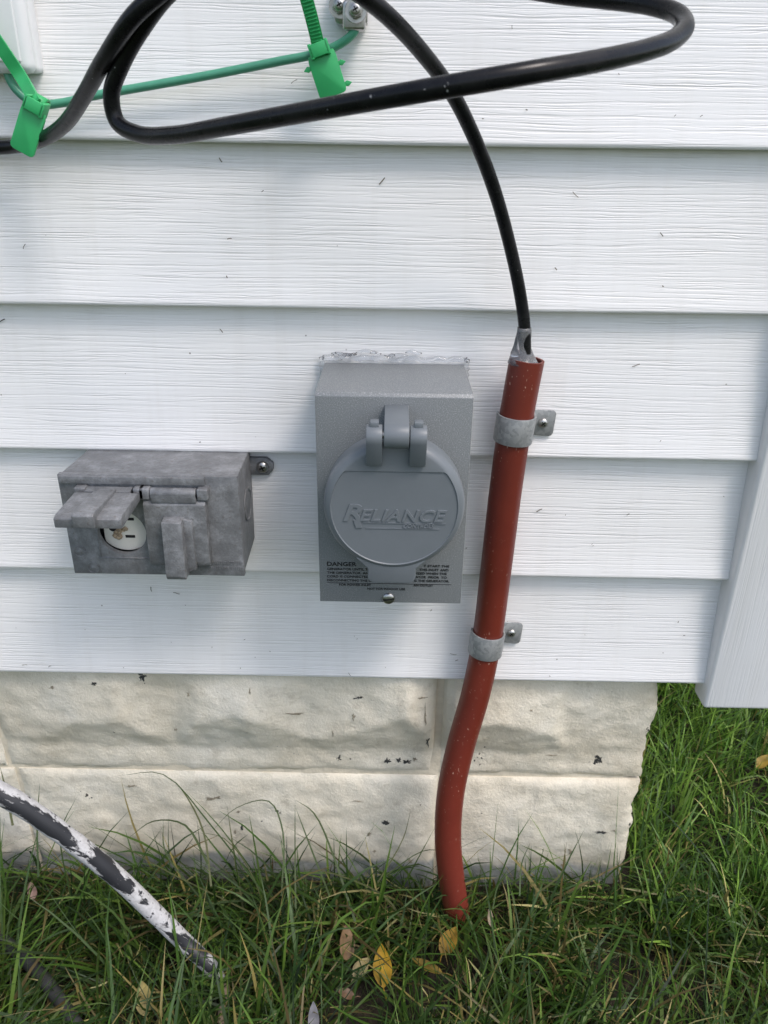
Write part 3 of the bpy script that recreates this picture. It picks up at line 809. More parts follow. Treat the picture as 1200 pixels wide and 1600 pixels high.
# lids
def outlet_lid(root, open_):
    """local frame: hinge line at origin along x; lid hangs down (-z), outer face at -y. open_: swing up about x"""
    Wl = (O(832, 560).x - O(538, 560).x); Hl = O(600, 275).z - O(600, 588).z
    rot = Matrix.Rotation(R(-88) if open_ else 0, 4, 'X')
    return Wl, Hl, rot
hzl = O(640, 243).z
Wl, Hl, _ = outlet_lid(outlet, False)
xr0 = O(516, 430).x
xc_r = xr0 + Wl / 2
def build_lid(xc, open_):
    piv = Vector((xc, -DO - 0.004, hzl))
    Mt = Matrix.Translation(piv) @ (Matrix.Rotation(R(-87), 4, 'X') if open_ else Matrix.Identity(4))
    z_top = -0.0045; z_bot = -0.0045 - Hl * (0.80 if open_ else 1.0)
    # domed pan: bevelled slab with chamfered lower edge
    poly = [(0.0035, z_top), (-0.0012, z_top), (-0.0034, z_top - 0.003), (-0.0042, z_bot + 0.004), (-0.0030, z_bot), (0.0035, z_bot)]
    V, F = prism(poly, -Wl / 2, Wl / 2, 'x', bev=0.0006, M=Mt)
    lidp = mesh_obj('flap_lid', V, F, M_cast, outlet, auto=40)
    # raised finger rib running down the middle and past the lower edge
    poly = [(-0.002, z_top - 0.011), (-0.0112, z_top - 0.0125), (-0.0140, z_bot - 0.003), (-0.0125, z_bot - 0.006), (0.001, z_bot - 0.006), (0.001, z_bot - 0.001), (-0.0015, z_bot + 0.002)]
    if open_:
        poly = [(-0.002, z_top + 0.002), (-0.0050, z_top), (-0.0085, z_bot - 0.002), (-0.007, z_bot - 0.004), (0.001, z_bot - 0.004), (0.001, z_bot - 0.001), (-0.0015, z_bot + 0.002)]
    xo = -Wl * 0.02
    V, F = prism(poly, xo - 0.0068, xo + 0.0068, 'x', bev=0.0005, M=Mt)
    mesh_obj('finger_rib', V, F, M_cast, lidp, auto=40)
    # sloping shoulder beside the rib
    if not open_:
        poly = [(xo + 0.006, z_top - 0.012), (xo + 0.0125, z_top - 0.014), (xo + 0.0125, z_bot - 0.0015), (xo + 0.006, z_bot - 0.004)]
        V, F = prism(poly, -0.0062, 0.0, 'y', bev=0.0005, M=Mt); mesh_obj('rib_shoulder', V, F, M_cast, lidp, auto=40)
    # hinge barrel
    hb = Wl * 0.36
    V, F = lathe([(0.0036, -hb), (0.0038, -hb + 0.0004), (0.0038, hb - 0.0004), (0.0036, hb)], piv, (1, 0, 0), 24)
    b2 = prism([(0.0010, -0.006), (-0.0034, -0.006), (-0.0038, 0), (0.002, 0.003)], -hb, hb, 'x', bev=0.0004, M=Mt)
    V, F = join((V, F), b2); mesh_obj('hinge_barrel', V, F, M_cast, lidp, auto=40)
    for s in (-1, 1):
        xk = xc + s * (hb + 0.0045)
        V, F = rbox(xk - 0.0040, xk + 0.0040, -DO - 0.0070, -DO + 0.001, hzl - 0.0045, hzl + 0.0042, 0.0014, 3)
        mesh_obj('hinge_knuckle', V, F, M_cast, outlet, auto=40)
build_lid(xc_r, False)
build_lid(O(335, 243).x, True)
# top lip of the cover plate above the hinges
V, F = rbox(ox0 + 0.001, O(790, 200).x, -DO - 0.0022, -DO + 0.0006, O(500, 208).z, oz1 - 0.0006, 0.0006)
mesh_obj('hinge_rail', V, F, M_cast, plate, auto=40)
# knockout plug on the right side
pk = Vector((ox1 - 0.0012, -0.018, (oz0 + oz1) / 2 + 0.004))
V, F = lathe([(0.0125, -0.001), (0.0125, 0.0008), (0.0112, 0.0012), (0.0106, 0.0004), (0.004, 0.0004)], pk, (1, 0, 0), 40)
mesh_obj('knockout_plug', V, F, M_cast, outlet, auto=40)
# mounting ear with screw
e0 = O(1000, 118, 0.006); e1 = O(1128, 118, 0.006); ez0 = O(1060, 165, 0.006).z; ez1 = O(1060, 80, 0.006).z
poly = [(ox1 - 0.004, ez0), (e1.x - 0.004, ez0), (e1.x, ez0 + 0.005), (e1.x, ez1 - 0.004), (e1.x - 0.005, ez1), (ox1 - 0.004, ez1)]
V, F = prism(poly, 0.0095, 0.0058, 'y', bev=0.0006)
mesh_obj('mounting_ear', V, F, M_cast, outlet, auto=40)
screw(O(1075, 125, 0.0056), (0, -1, 0), 0.0046, outlet, 'cross', ang=0.4, h=0.003)

def siding_y(z):
    for i, z0 in enumerate(lips):
        z1 = lips[i - 1] if i > 0 else z0 + 0.1016
        if z0 <= z < z1: return 0.0002 + 0.0105 * (z - z0) / (z1 - z0)
    return 0.0
# ------------------------------------------------------------------ red conduit, straps, cable
PR = 0.01175
pp = [P(823.5, 561, -0.0165), P(816, 600, -0.0163), P(804, 668, -0.0158), P(790, 765, -0.0152), P(776, 880, -0.0150), P(760, 1003, -0.0155), P(743, 1085, -0.0200), P(720, 1165, -0.0260),
      P(704, 1240, -0.0310), P(700, 1310, -0.0330), P(706, 1375, -0.0320), PG(717, 1440, -0.01), PG(722, 1462, -0.06)]
path = spline(pp, 8)
fr = frames(path)
V, F = tube(path, PR, 32, cap=False)
n_ = 32
ri = PR - 0.0018
b = len(V); depth = 8
for i in range(depth):
    t, u, v = fr[i]
    for k in range(n_):
        aa = 2 * math.pi * k / n_; V.append(path[i] + (u * math.cos(aa) + v * math.sin(aa)) * ri)
for k in range(n_): F.append([k, (k + 1) % n_, b + (k + 1) % n_, b + k])
for i in range(depth - 1):
    for k in range(n_): F.append([b + i * n_ + k, b + (i + 1) * n_ + k, b + (i + 1) * n_ + (k + 1) % n_, b + i * n_ + (k + 1) % n_][::-1])
pipe = mesh_obj('conduit_pipe', [Vector(q) for q in V], F, M_pipe, None, auto=60)
tag(pipe, 'red plastic pipe running down the wall into the grass', 'pipe')
def strap(cpx, cpy, cyy, tabx, taby, label, hgt=0.0195):
    c = P(cpx, cpy, cyy)
    i = min(range(len(path)), key=lambda k: (path[k] - c).length); t = fr[i][0]; c = path[i]
    ax = -t if t.z < 0 else t
    out = Vector((0, -1, 0)); out = (out - ax * out.dot(ax)).normalized(); side = ax.cross(out); side = side if side.x > 0 else -side
    th = 0.0016; r0 = PR + 0.0003
    prof = []
    inn = []; otr = []
    yw = 0.0045
    k = 22
    for j in range(k + 1):
        aa = R(200 - 205 * j / k)
        inn.append((r0 * math.cos(aa), r0 * math.sin(aa))); otr.append(((r0 + th) * math.cos(aa), (r0 + th) * math.sin(aa)))
    # flange down to the wall on the right, then tab
    base = -(yw - c.y) + 0.0
    foot = -(siding_y(c.z) - 0.0022 - c.y)
    inn += [(r0 + 0.0002, foot + th * 1.0 - th), (r0 + 0.0165, foot), (r0 + 0.0180, foot), (r0 + 0.0190, foot)]
    otr += [(r0 + th + 0.0012, foot + th), (r0 + 0.0165, foot + th), (r0 + 0.0180, foot + th), (r0 + 0.0190, foot + th)]
    W2 = hgt / 2; V = []; F = []
    m = len(inn)
    for q in range(m):
        narrow = {1: 0.74, 2: 0.92}.get(m - q, 1.0)
        for (a_, b_) in (inn[q], otr[q]):
            for s in (-1, 1):
                V.append(c + side * a_ + out * b_ + ax * (s * W2 * narrow))
    for q in range(m - 1):
        A = q * 4; B = A + 4
        F += [[A, A + 1, B + 1, B], [A + 2, B + 2, B + 3, A + 3], [A, B, B + 2, A + 2], [A + 1, A + 3, B + 3, B + 1]]
    F += [[0, 2, 3, 1], [(m - 1) * 4 + k2 for k2 in (0, 1, 3, 2)]]
    bm = bmesh.new(); vs = [bm.verts.new(v) for v in V]
    for f in F: bm.faces.new([vs[i2] for i2 in f])
    bmesh.ops.recalc_face_normals(bm, faces=bm.faces)
    ed = [e for e in bm.edges if e.calc_face_angle(0) > 0.9]
    bmesh.ops.bevel(bm, geom=ed, offset=0.0005, segments=2, affect='EDGES', profile=0.5)
    V, F = bm_out(bm)
    root = thing('pipe_strap', label, 'pipe strap', c + Vector((0.012, 0.02, 0)), 'pipe straps')
    mesh_obj('band', V, F, M_galv, root, auto=40)
    sc = c + side * (r0 + 0.0105) + out * (foot + th + 0.0002)
    screw(sc, out, 0.0036, root, 'cross', ang=0.7, h=0.0022)
strap(804, 668, -0.0158, 842, 650, 'galvanised strap holding the red pipe just below its open top')
strap(760, 1003, -0.0155, 797, 985, 'galvanised strap holding the red pipe above the foundation')

CR = 0.0040
cable_pts = [P(822, 590, -0.0165), P(821, 560, -0.0170), P(819, 505, -0.0180), P(811, 450, -0.0200), P(797, 385, -0.0240), P(775, 305, -0.0340), P(744, 222, -0.0480), P(706, 145, -0.0680), P(658, 80, -0.0930),
             P(606, 25, -0.1180), P(560, -12, -0.1330), P(500, -50, -0.1420), P(420, -74, -0.1440), P(340, -62, -0.1380), P(270, -18, -0.1280), P(225, 38, -0.1180), P(190, 100, -0.1080), P(174, 150, -0.1010),
             P(183, 190, -0.1000), P(215, 209, -0.1070), P(270, 211, -0.1230), P(350, 198, -0.1450), P(450, 180, -0.1680), P(560, 160, -0.1900), P(690, 137, -0.2060), P(820, 115, -0.2070), P(930, 96, -0.1930), P(1010, 78, -0.1740),
             P(1052, 62, -0.1580), P(1070, 42, -0.1440), P(1058, 22, -0.1300), P(1015, 8, -0.1150), P(950, 0, -0.0980), P(860, -10, -0.0800), P(740, -34, -0.0650), P(600, -70, -0.0620), P(450, -92, -0.0750), P(350, -82, -0.1080),
             P(272, -28, -0.1280), P(214, 20, -0.1270), P(162, 95, -0.1080), P(131, 150, -0.0840), P(101, 194, -0.0560), P(65, 218, -0.0320), P(20, 229, -0.0120), P(-60, 232, -0.0055), P(-200, 235, -0.0052), P(-420, 238, -0.0052), P(-700, 240, -0.0052)]
cp_ = spline(cable_pts, 8)
V, F = tube(cp_, CR, 18)
o = mesh_obj('coiled_cable', V, F, M_cable, None)
tag(o, 'slack black cable looping off the wall and down into the red pipe', 'cable')

# milky silicone plug round the cable at the mouth of the pipe
top = path[0]; t0 = -fr[0][0]
V = []; F = []; nn = 24; rings_ = 12
for i in range(rings_):
    s = i / (rings_ - 1)
    for k in range(nn):
        aa = 2 * math.pi * k / nn
        base_r = (PR - 0.0030) * (1 - s) ** 2.6 + 0.0050 * (s > 0) * (0.62 + 0.30 * s)
        lob = 1 + 0.26 * math.sin(2 * aa + 0.6) * math.sin(math.pi * s) + 0.16 * fbm(math.cos(aa) * 1.5, math.sin(aa) * 1.5, s * 3, 3)
        # leans left where the bulge sits
        cxo = -0.0022 * math.sin(math.pi * min(s * 1.15, 1))
        d = Vector((math.cos(aa), math.sin(aa), 0))
        ctr = (top - t0 * 0.005).lerp(P(819.4, 512, -0.0178), s)
        V.append(ctr + Vector((cxo, 0, 0)) + d * (base_r * lob if s > 0 else base_r))
for i in range(rings_ - 1):
    for k in range(nn): F.append([i * nn + k, i * nn + (k + 1) % nn, (i + 1) * nn + (k + 1) % nn, (i + 1) * nn + k])
F.append(list(range(nn))[::-1]); F.append([(rings_ - 1) * nn + k for k in range(nn)])
o = mesh_obj('silicone_plug', V, F, M_milk, None); tag(o, 'milky silicone plug sealing the cable into the top of the pipe', 'sealant')

# ------------------------------------------------------------------ green wire, ties, ground lug, white utility box
WR = 0.0025
gw = [P(555, 36, -0.0105), P(555, 46, -0.0110), P(546, 58, -0.0105), P(525, 72, -0.0090), P(490, 85, -0.0075), P(440, 95, -0.0065), P(340, 115, -0.0060), P(240, 133, -0.0058), P(150, 149, -0.0060), P(95, 161, -0.0065), P(65, 163, -0.0070), P(38, 152, -0.0075), P(20, 133, -0.0075), P(11, 112, -0.0070), P(6, 85, -0.0050), P(4, 60, -0.0040)]
V, F = tube(spline(gw, 8), WR, 14)
o = mesh_obj('ground_wire', V, F, M_wire, None); tag(o, 'thin green insulated ground wire strung across the siding', 'wire')

def cable_tie(head, tail, tagend, tagw, label, ridged, nubs=False, ty=-0.016):
    hd = P(*head, ty)
    root = thing('cable_tie', label, 'cable tie', hd, 'green cable ties')
    pts = [P(px, py, yy) for px, py, yy in tail]
    sp = spline([hd] + pts, 10)
    sw, st = 0.0036, 0.0008
    V = []; F = []
    for i, p in enumerate(sp):
        t = (sp[min(i + 1, len(sp) - 1)] - sp[max(i - 1, 0)]).normalized()
        o_ = Vector((0, -1, 0)); o_ = (o_ - t * o_.dot(t)).normalized(); sdv = t.cross(o_)
        for (a_, b_) in ((-1, -1), (1, -1), (1, 1), (-1, 1)): V.append(p + sdv * (a_ * sw) + o_ * (b_ * st))
    for i in range(len(sp) - 1):
        for k in range(4): F.append([i * 4 + k, i * 4 + (k + 1) % 4, (i + 1) * 4 + (k + 1) % 4, (i + 1) * 4 + k])
    F += [[3, 2, 1, 0], [(len(sp) - 1) * 4 + k for k in range(4)]]
    tl = mesh_obj('strap_tail', V, F, M_tie, root, auto=30)
    if ridged:
        rd = []; acc = 0
        for i in range(1, len(sp)):
            seg = sp[i] - sp[i - 1]; L = seg.length; t = seg.normalized()
            o_ = Vector((0, -1, 0)); o_ = (o_ - t * o_.dot(t)).normalized(); sdv = t.cross(o_)
            while acc < L:
                p = sp[i - 1] + t * acc
                Mx = Matrix(((sdv.x, o_.x, t.x, p.x), (sdv.y, o_.y, t.y, p.y), (sdv.z, o_.z, t.z, p.z), (0, 0, 0, 1)))
                rd.append(prism([(st * 0.9, -0.0006), (st + 0.0007, 0.0002), (st + 0.0006, 0.0005), (st * 0.9, 0.0006)], -sw * 0.78, sw * 0.78, 'x', M=Mx))
                acc += 0.0018
            acc -= L
        V, F = join(*rd); mesh_obj('ratchet_teeth', V, F, M_tie, tl, smooth=False)
    # head block, in the frame of the tag
    te = P(*tagend, ty + 0.001)
    dn = (te - hd); Lt = dn.length; dn.normalize()
    out = Vector((0, -1, 0)); out = (out - dn * out.dot(dn)).normalized(); sdv = dn.cross(out)
    Mx = Matrix(((sdv.x, out.x, dn.x, hd.x), (sdv.y, out.y, dn.y, hd.y), (sdv.z, out.z, dn.z, hd.z), (0, 0, 0, 1)))
    hv = [rbox(-0.0056, 0.0056, 0.0022, 0.0040, -0.0024, 0.0046, 0.0006, 2, Mx), rbox(-0.0056, 0.0056, -0.0050, -0.0022, -0.0030, 0.0052, 0.0006, 2, Mx),
          rbox(-0.0058, -0.0038, -0.0045, 0.0040, -0.0029, 0.0051, 0.0005, 2, Mx), rbox(0.0038, 0.0058, -0.0045, 0.0040, -0.0029, 0.0051, 0.0005, 2, Mx)]
    V, F = join(*hv); mesh_obj('head', V, F, M_tie, root, auto=40)
    wv = tagw / 2
    c_ = 0.0022
    poly = [(-wv * 0.92, 0.003), (wv * 0.92, 0.003), (wv, 0.006), (wv, Lt - c_), (wv - c_ * .3, Lt - c_ * .3), (wv - c_, Lt), (-wv + c_, Lt), (-wv + c_ * .3, Lt - c_ * .3), (-wv, Lt - c_), (-wv, 0.006)]
    V, F = prism([(p[0], p[1]) for p in poly], -0.0008, 0.0012, 'y', bev=0.0004, M=Mx)
    tg = mesh_obj('tag_plate', V, F, M_tie, root, auto=40)
    # loop under the wire
    ring = []
    for k in range(17):
        aa = 2 * math.pi * k / 16
        ring.append(hd + out * (-0.0050 + 0.0048 * math.cos(aa)) + dn * (0.0048 * math.sin(aa)))
    V = []; F = []
    for p in ring:
        for s in (-1, 1): V.append(p + sdv * (s * sw))
    for k in range(16): F.append([2 * k, 2 * k + 1, 2 * k + 3, 2 * k + 2])
    lp = mesh_obj('loop', V, F, M_tie, root); md = lp.modifiers.new('thickness', 'SOLIDIFY'); md.thickness = 0.0012
    if nubs:
        for (sx, zz) in ((-1, 0.011), (1, 0.0085), (-1, 0.022)):
            x0 = sx * wv
            poly = [(x0 - sx * 0.0006, zz - 0.0009), (x0 + sx * 0.0016, zz - 0.0016), (x0 + sx * 0.0042, zz + 0.0002), (x0 + sx * 0.0016, zz + 0.0016), (x0 - sx * 0.0006, zz + 0.0008)]
            V, F = prism(poly, -0.0006, 0.0006, 'y', bev=0.0002, M=Mx)
            mesh_obj('mould_nub', V, F, M_tie, tg, auto=40)
cable_tie((57, 163), [(34, 122, -0.019), (6, 80, -0.023), (-40, 14, -0.030), (-85, -45, -0.036)], (34, 238), 0.0142, 'green cable tie and tag on the ground wire beside the white utility box', False, False, -0.038)
cable_tie((498, 74), [(492, 48, -0.022), (480, 2, -0.028), (462, -60, -0.036), (450, -100, -0.040)], (522, 150), 0.0165, 'green cable tie with ridged tail and side nubs below the ground lug', True, True, -0.018)

lug = thing('ground_lug', 'small silver ground lug with two screws clamping the green wire', 'ground lug', P(548, 20, 0.003))
pA = P(522, 38, -0.004); pB = P(574, 36, -0.004); zt = P(548, -40, -0.004).z
V, F = prism([(pA.x + 0.003, pA.z), (pB.x, pA.z + 0.0008), (pB.x, zt), (pA.x, zt), (pA.x, pA.z + 0.004), (pA.x + 0.0008, pA.z + 0.0012)], 0.006, -0.0045, 'y', bev=0.0008)
mesh_obj('lug_base', V, F, M_zinc, lug, auto=40)
c0 = P(553, 22, -0.009)
V, F = rbox(c0.x - 0.0062, c0.x + 0.0066, -0.0145, -0.0043, c0.z - 0.0085, c0.z + 0.006, 0.0016, 3)
mesh_obj('wire_saddle', V, F, M_zinc, lug, auto=40)
def hexbolt(c, r, parent):
    c = Vector(c)
    V, F = lathe([(r * 1.45, 0), (r * 1.5, 0.0006), (r * 1.4, 0.0012)], c, (0, -1, 0), 28); ws = mesh_obj('washer', V, F, M_zinc, parent, auto=40)
    V, F = prism([(c.x + r * math.cos(k * math.pi / 3 + .3), c.z + r * math.sin(k * math.pi / 3 + .3)) for k in range(6)], c.y - 0.001, c.y - 0.0055, 'y', bev=0.0005)
    mesh_obj('bolt_head', V, F, M_zinc, parent, auto=40)
    screw((c.x, c.y - 0.0055, c.z), (0, -1, 0), r * 0.75, parent, 'cross', h=0.0012, ang=0.5)
hexbolt(P(531, 10, -0.0050), 0.0042, lug)
hexbolt(P(556, 17, -0.0147), 0.0042, lug)

UX = P(46, 80, -0.015).x; UZ = P(30, 114, -0.015).z
ub = thing('utility_box', 'smooth white plastic utility box with rounded corners on the siding', 'utility box', (UX - 0.1, 0, UZ))
V, F = rbox(UX - 0.20, UX - 0.0012, -0.0035, 0.0075, UZ + 0.0012, UZ + 0.26, 0.003, 3); mesh_obj('base', V, F, M_white, ub, auto=40)
V, F = rbox(UX - 0.2015, UX, -0.0150, -0.0045, UZ, UZ + 0.2615, 0.005, 4); cvx = mesh_obj('cover', V, F, M_white, ub, auto=40)
V, F = rbox(UX - 0.196, UX - 0.0055, -0.0162, -0.0145, UZ + 0.0055, UZ + 0.256, 0.0008, 3); mesh_obj('raised_panel', V, F, M_white, cvx, auto=40)

# ------------------------------------------------------------------ peeling painted conduit, buried dark cable, twig
q = [P(-160, 1160, -0.112), P(-60, 1208, -0.108), P(30, 1256, -0.104), P(110, 1312, -0.100), P(180, 1368, -0.097), P(240, 1425, -0.095), P(290, 1474, -0.095), PG(330, 1512, 0.034), PG(352, 1545, 0.004), PG(362, 1570, -0.03)]
CONDUIT = [PG(60, 1525, 0.0), PG(95, 1568, 0.0), PG(120, 1600, 0.0), PG(300, 1484, 0.0), PG(325, 1510, 0.0), PG(340, 1530, 0.0)]
V, F = tube(spline(q, 10), lambda s: 0.0080 + 0.0005 * fbm(s * 30, 1, 1, 2) - 0.0012 * s - 0.0045 * max(0, (s - 0.72) / 0.28), 24)
o = mesh_obj('painted_conduit', V, F, M_peel, None); tag(o, 'black conduit with peeling white paint slanting down into the grass', 'conduit')
q = [PG(-60, 1420, 0.012), PG(20, 1482, 0.014), PG(60, 1520, 0.016), PG(95, 1565, 0.014), PG(125, 1612, 0.012), PG(180, 1700, 0.006), PG(220, 1800, -0.01)]
M_old = simple('dusty_black_rubber', (0.035, 0.036, 0.038), 0.6, bump=(200, 0.4, 0.001), var=0.4)
V, F = tube(spline(q, 8), 0.0056, 16); o = mesh_obj('buried_cable', V, F, M_old, None); tag(o, 'dusty dark cable lying half hidden in the grass', 'cable')
M_twig = simple('dry_twig_bark', (0.22, 0.17, 0.12), 0.9, bump=(300, 0.8, 0.001), var=0.4, vs=160)
q = [PG(353, 1540, 0.022), PG(350, 1562, 0.022), PG(345, 1590, 0.020), PG(346, 1625, 0.012)]
V, F = tube(spline(q, 8), lambda s: 0.0030 + 0.0008 * fbm(s * 12, 4, 1, 2), 12)
o = mesh_obj('twig', V, F, M_twig, None); tag(o, 'short pale dry twig in the grass at the foot of the peeling conduit', 'twig')

# ------------------------------------------------------------------ fallen leaves
LEAVES = []
def leaf(px, py, z, L, W, yaw, pitch, roll, col, label, group=None):
    c = PG(px, py, z); LEAVES.append((c.x, c.y))
    Mx = Matrix.Translation(c) @ Matrix.Rotation(R(yaw), 4, 'Z') @ Matrix.Rotation(R(pitch), 4, 'X') @ Matrix.Rotation(R(roll), 4, 'Y')
    n = 10; V = []; F = []
    for i in range(n + 1):
        s = i / n; wv = W * 0.5 * (math.sin(math.pi * min(s * 1.02, 1)) ** 0.7) * (1 - 0.35 * s) + 0.0003
        for j in range(-2, 3):
            k = j / 2
            V.append(Mx @ Vector((wv * k, (s - 0.5) * L, 0.25 * abs(k) * wv + 0.14 * L * (s - 0.5) ** 2 * 4 * 0.3 + 0.0008 * fbm(s * 5, k * 2, px, 2))))
    for i in range(n):
        for j in range(4): F.append([i * 5 + j, i * 5 + j + 1, (i + 1) * 5 + j + 1, (i + 1) * 5 + j])
    st = tube([Mx @ Vector((0, -0.5 * L, 0.3 * 0.14 * L)), Mx @ Vector((0.001, -0.62 * L, 0.002)), Mx @ Vector((0.002, -0.78 * L, 0.001))], 0.0005, 6)
    a = leafy('leaf_' + str(px), False, 0.25, col)
    root = thing('fallen_leaf', label, 'leaf', c, group)
    mesh_obj('blade', V, F, a, root); mesh_obj('stalk', st[0], st[1], a, root)
leaf(598, 1508, 0.026, 0.034, 0.019, 6, 50, -12, (0.60, 0.36, 0.030), 'upright yellow leaf with a brown edge in the grass near the red pipe', None)
leaf(702, 1470, 0.020, 0.026, 0.018, -40, 38, 5, (0.42, 0.25, 0.030), 'dull gold leaf lying in the grass right below the red pipe', None)
leaf(666, 1510, 0.012, 0.030, 0.012, 70, 10, 10, (0.26, 0.18, 0.035), 'olive yellow leaf curled flat between the two golden leaves', None)
leaf(565, 1512, 0.020, 0.020, 0.014, -50, 30, 10, (0.52, 0.42, 0.20), 'small pale tan leaf beside the upright yellow leaf', None)
leaf(541, 1473, 0.024, 0.030, 0.017, 10, 50, 20, (0.30, 0.19, 0.10), 'crumpled dry brown leaf in the grass above the pale tan leaf', None)
leaf(225, 1560, 0.024, 0.026, 0.016, 20, 42, 0, (0.55, 0.45, 0.16), 'pale yellow leaf in the grass between twig and dark cable', None)
leaf(50, 1392, 0.030, 0.016, 0.009, 30, 40, 0, (0.40, 0.25, 0.20), 'tiny pinkish brown leaf under the peeling conduit', None)
leaf(1192, 1190, 0.030, 0.022, 0.014, -60, 30, 10, (0.45, 0.30, 0.05), 'yellow leaf on the lawn below the corner post', None)
leaf(765, 1432, 0.034, 0.016, 0.006, 10, 62, 20, (0.62, 0.50, 0.36), 'sliver of pale dry leaf standing in the grass right of the pipe', None)
leaf(490, 1590, 0.028, 0.026, 0.010, 5, 60, 0, (0.36, 0.36, 0.40), 'grey dried seed husk standing in the grass below the leaves', None)
leaf(540, 1553, 0.018, 0.016, 0.010, 80, 20, 0, (0.24, 0.15, 0.09), 'small brown leaf scrap in the grass below the pale tan leaf', None)

# ------------------------------------------------------------------ grass clippings stuck to the siding
V = []; F = []
for k in range(75):
    x = random.uniform(-0.32, XPOST - 0.004); z = ZL[-1] + 0.004 + (random.random() ** 1.5) * 0.48
    if ix0 - .004 < x < ix1 + .004 and iz0 - .004 < z < iz1 + .01: continue
    if ox0 - .004 < x < ox1 + .03 and oz0 - .004 < z < oz1 + .004: continue
    L = random.choice([0.0010, 0.0012, 0.0015, 0.002, 0.003, 0.0045]) * random.uniform(.7, 1.3); aa = random.uniform(0, math.pi); wv = random.uniform(0.00014, 0.00032); cv = random.uniform(-.35, .35)
    b = len(V)
    for i in range(4):
        s = i / 3 - 0.5; an = aa + cv * s
        px_ = x + L * s * math.cos(an); pz_ = z + L * s * math.sin(an)
        for sg in (-1, 1): V.append((px_ - sg * wv * math.sin(an), siding_y(pz_) - 0.0006 - 0.0004 * (i % 2), pz_ + sg * wv * math.cos(an)))
    for i in range(3): F.append([b + 2 * i, b + 2 * i + 1, b + 2 * i + 3, b + 2 * i + 2])
M_clip = simple('dried_clippings', (0.10, 0.085, 0.055), 0.9, var=0.5, vs=40)
o = mesh_obj('grass_clippings', V, F, M_clip, None); o['kind'] = 'stuff'; o['label'] = 'dark dried grass clippings and specks stuck to the siding'; o['category'] = 'clippings'

# ------------------------------------------------------------------ grass
def blades(n, xr, yr, Lr, Wr, lean, curl, keep, palette, weights, zlow=0.0, light_gain=1.0):
    x = rng.uniform(xr[0], xr[1], n); y = rng.uniform(yr[0], yr[1], n)
    k = keep(x, y); x, y = x[k], y[k]; n = len(x)
    L = rng.uniform(Lr[0], Lr[1], n) * rng.choice([0.6, 0.85, 1.0, 1.15], n)
    W = rng.uniform(Wr[0], Wr[1], n)
    clump = 2.2 * np.sin(x * 31 + 1.7 * np.cos(y * 23)) + 1.8 * np.cos(y * 37 + 2.1 * np.sin(x * 17))
    az = clump + rng.normal(0, 1.3, n)
    ph = R(1) * rng.normal(lean[0], lean[1], n); ph = np.abs(ph)
    cu = R(1) * rng.normal(curl[0], curl[1], n)
    NS = 6
    pos = np.zeros((n, NS, 3)); p = np.stack([x, y, np.full(n, -0.008 + zlow)], 1)
    side0 = np.stack([-np.sin(az), np.cos(az), np.zeros(n)], 1)
    pos[:, 0] = p
    wob = rng.normal(0, 0.16, (n,))
    for i in range(1, NS):
        s = i / (NS - 1); a_ = np.clip(ph + cu * s * s, 0, R(118)); az2 = az + wob * s * 2
        d = np.stack([np.sin(a_) * np.cos(az2), np.sin(a_) * np.sin(az2), np.cos(a_)], 1)
        p = p + d * (L / (NS - 1))[:, None]
        p[:, 2] = np.maximum(p[:, 2], 0.0 + rng.uniform(0, 0.006, n))
        pos[:, i] = p
    tw = rng.uniform(-1.2, 1.2, n)
    prof = np.array([0.55, 0.95, 1.0, 0.85, 0.55, 0.06])
    up = np.array([0, 0, 1.0])
    sidev = side0 * np.cos(tw)[:, None] + up * np.sin(tw)[:, None] * 0.8
    lft = pos - sidev[:, None, :] * (W[:, None, None] / 2) * prof[None, :, None]
    rgt = pos + sidev[:, None, :] * (W[:, None, None] / 2) * prof[None, :, None]
    pal = np.array(palette)[rng.choice(len(palette), n, p=np.array(weights) / sum(weights))] * rng.uniform(0.5, 1.65, (n, 1)) * np.array([1.16, 1.24, 0.80]) * light_gain
    return np.stack([lft, rgt], 2).reshape(n, NS * 2, 3), pal
GREENS = [(0.032, 0.070, 0.014), (0.050, 0.100, 0.020), (0.075, 0.130, 0.030), (0.105, 0.165, 0.040), (0.022, 0.050, 0.016), (0.055, 0.090, 0.045)]
BROWN = [(0.22, 0.17, 0.09), (0.12, 0.085, 0.045), (0.30, 0.25, 0.15)]
bare = PG(1030, 1545)
def keep_front(x, y):
    k = (y < YF - 0.021)
    d = np.hypot((x - bare.x) / 1.4, y - bare.y)
    k &= (d > 0.045) | (rng.random(len(x)) < 0.2)
    return k
def keep_side(x, y): return (x > XF + 0.012) & (x < 1.3)
sets = []
full = GREENS + BROWN
# long floppy blades on the left, shorter denser turf on the right
def kl(x, y): return keep_front(x, y) & (rng.random(len(x)) < np.clip(0.75 - x * 2.0, 0.12, 1))
def kr(x, y): return keep_front(x, y) & (rng.random(len(x)) < np.clip(0.55 + x * 2.2, 0.2, 1))
sets.append(blades(17000, (-0.85, 0.6), (-0.32, 0.02), (0.06, 0.135), (0.0012, 0.0036), (44, 26), (30, 28), kl, full, [3, 4, 3, 1.5, 3, 2, .8, .8, .4], light_gain=0.86))  # colour dimmed to paint in the shade over the left-hand grass
sets.append(blades(19000, (-0.75, 0.9), (-0.32, 0.02), (0.04, 0.085), (0.0011, 0.0030), (36, 24), (26, 26), kr, full, [3, 4, 4, 2.5, 2, 2, .9, .6, .5], light_gain=0.95))
sets.append(blades(30000, (XF, 1.15), (-0.06, 0.85), (0.04, 0.088), (0.0013, 0.0032), (27, 19), (26, 24), keep_side, full, [2, 3, 5, 5, 1, 1.5, .3, .2, .3], light_gain=1.5))  # colour brightened to paint in the stronger sky light on this side
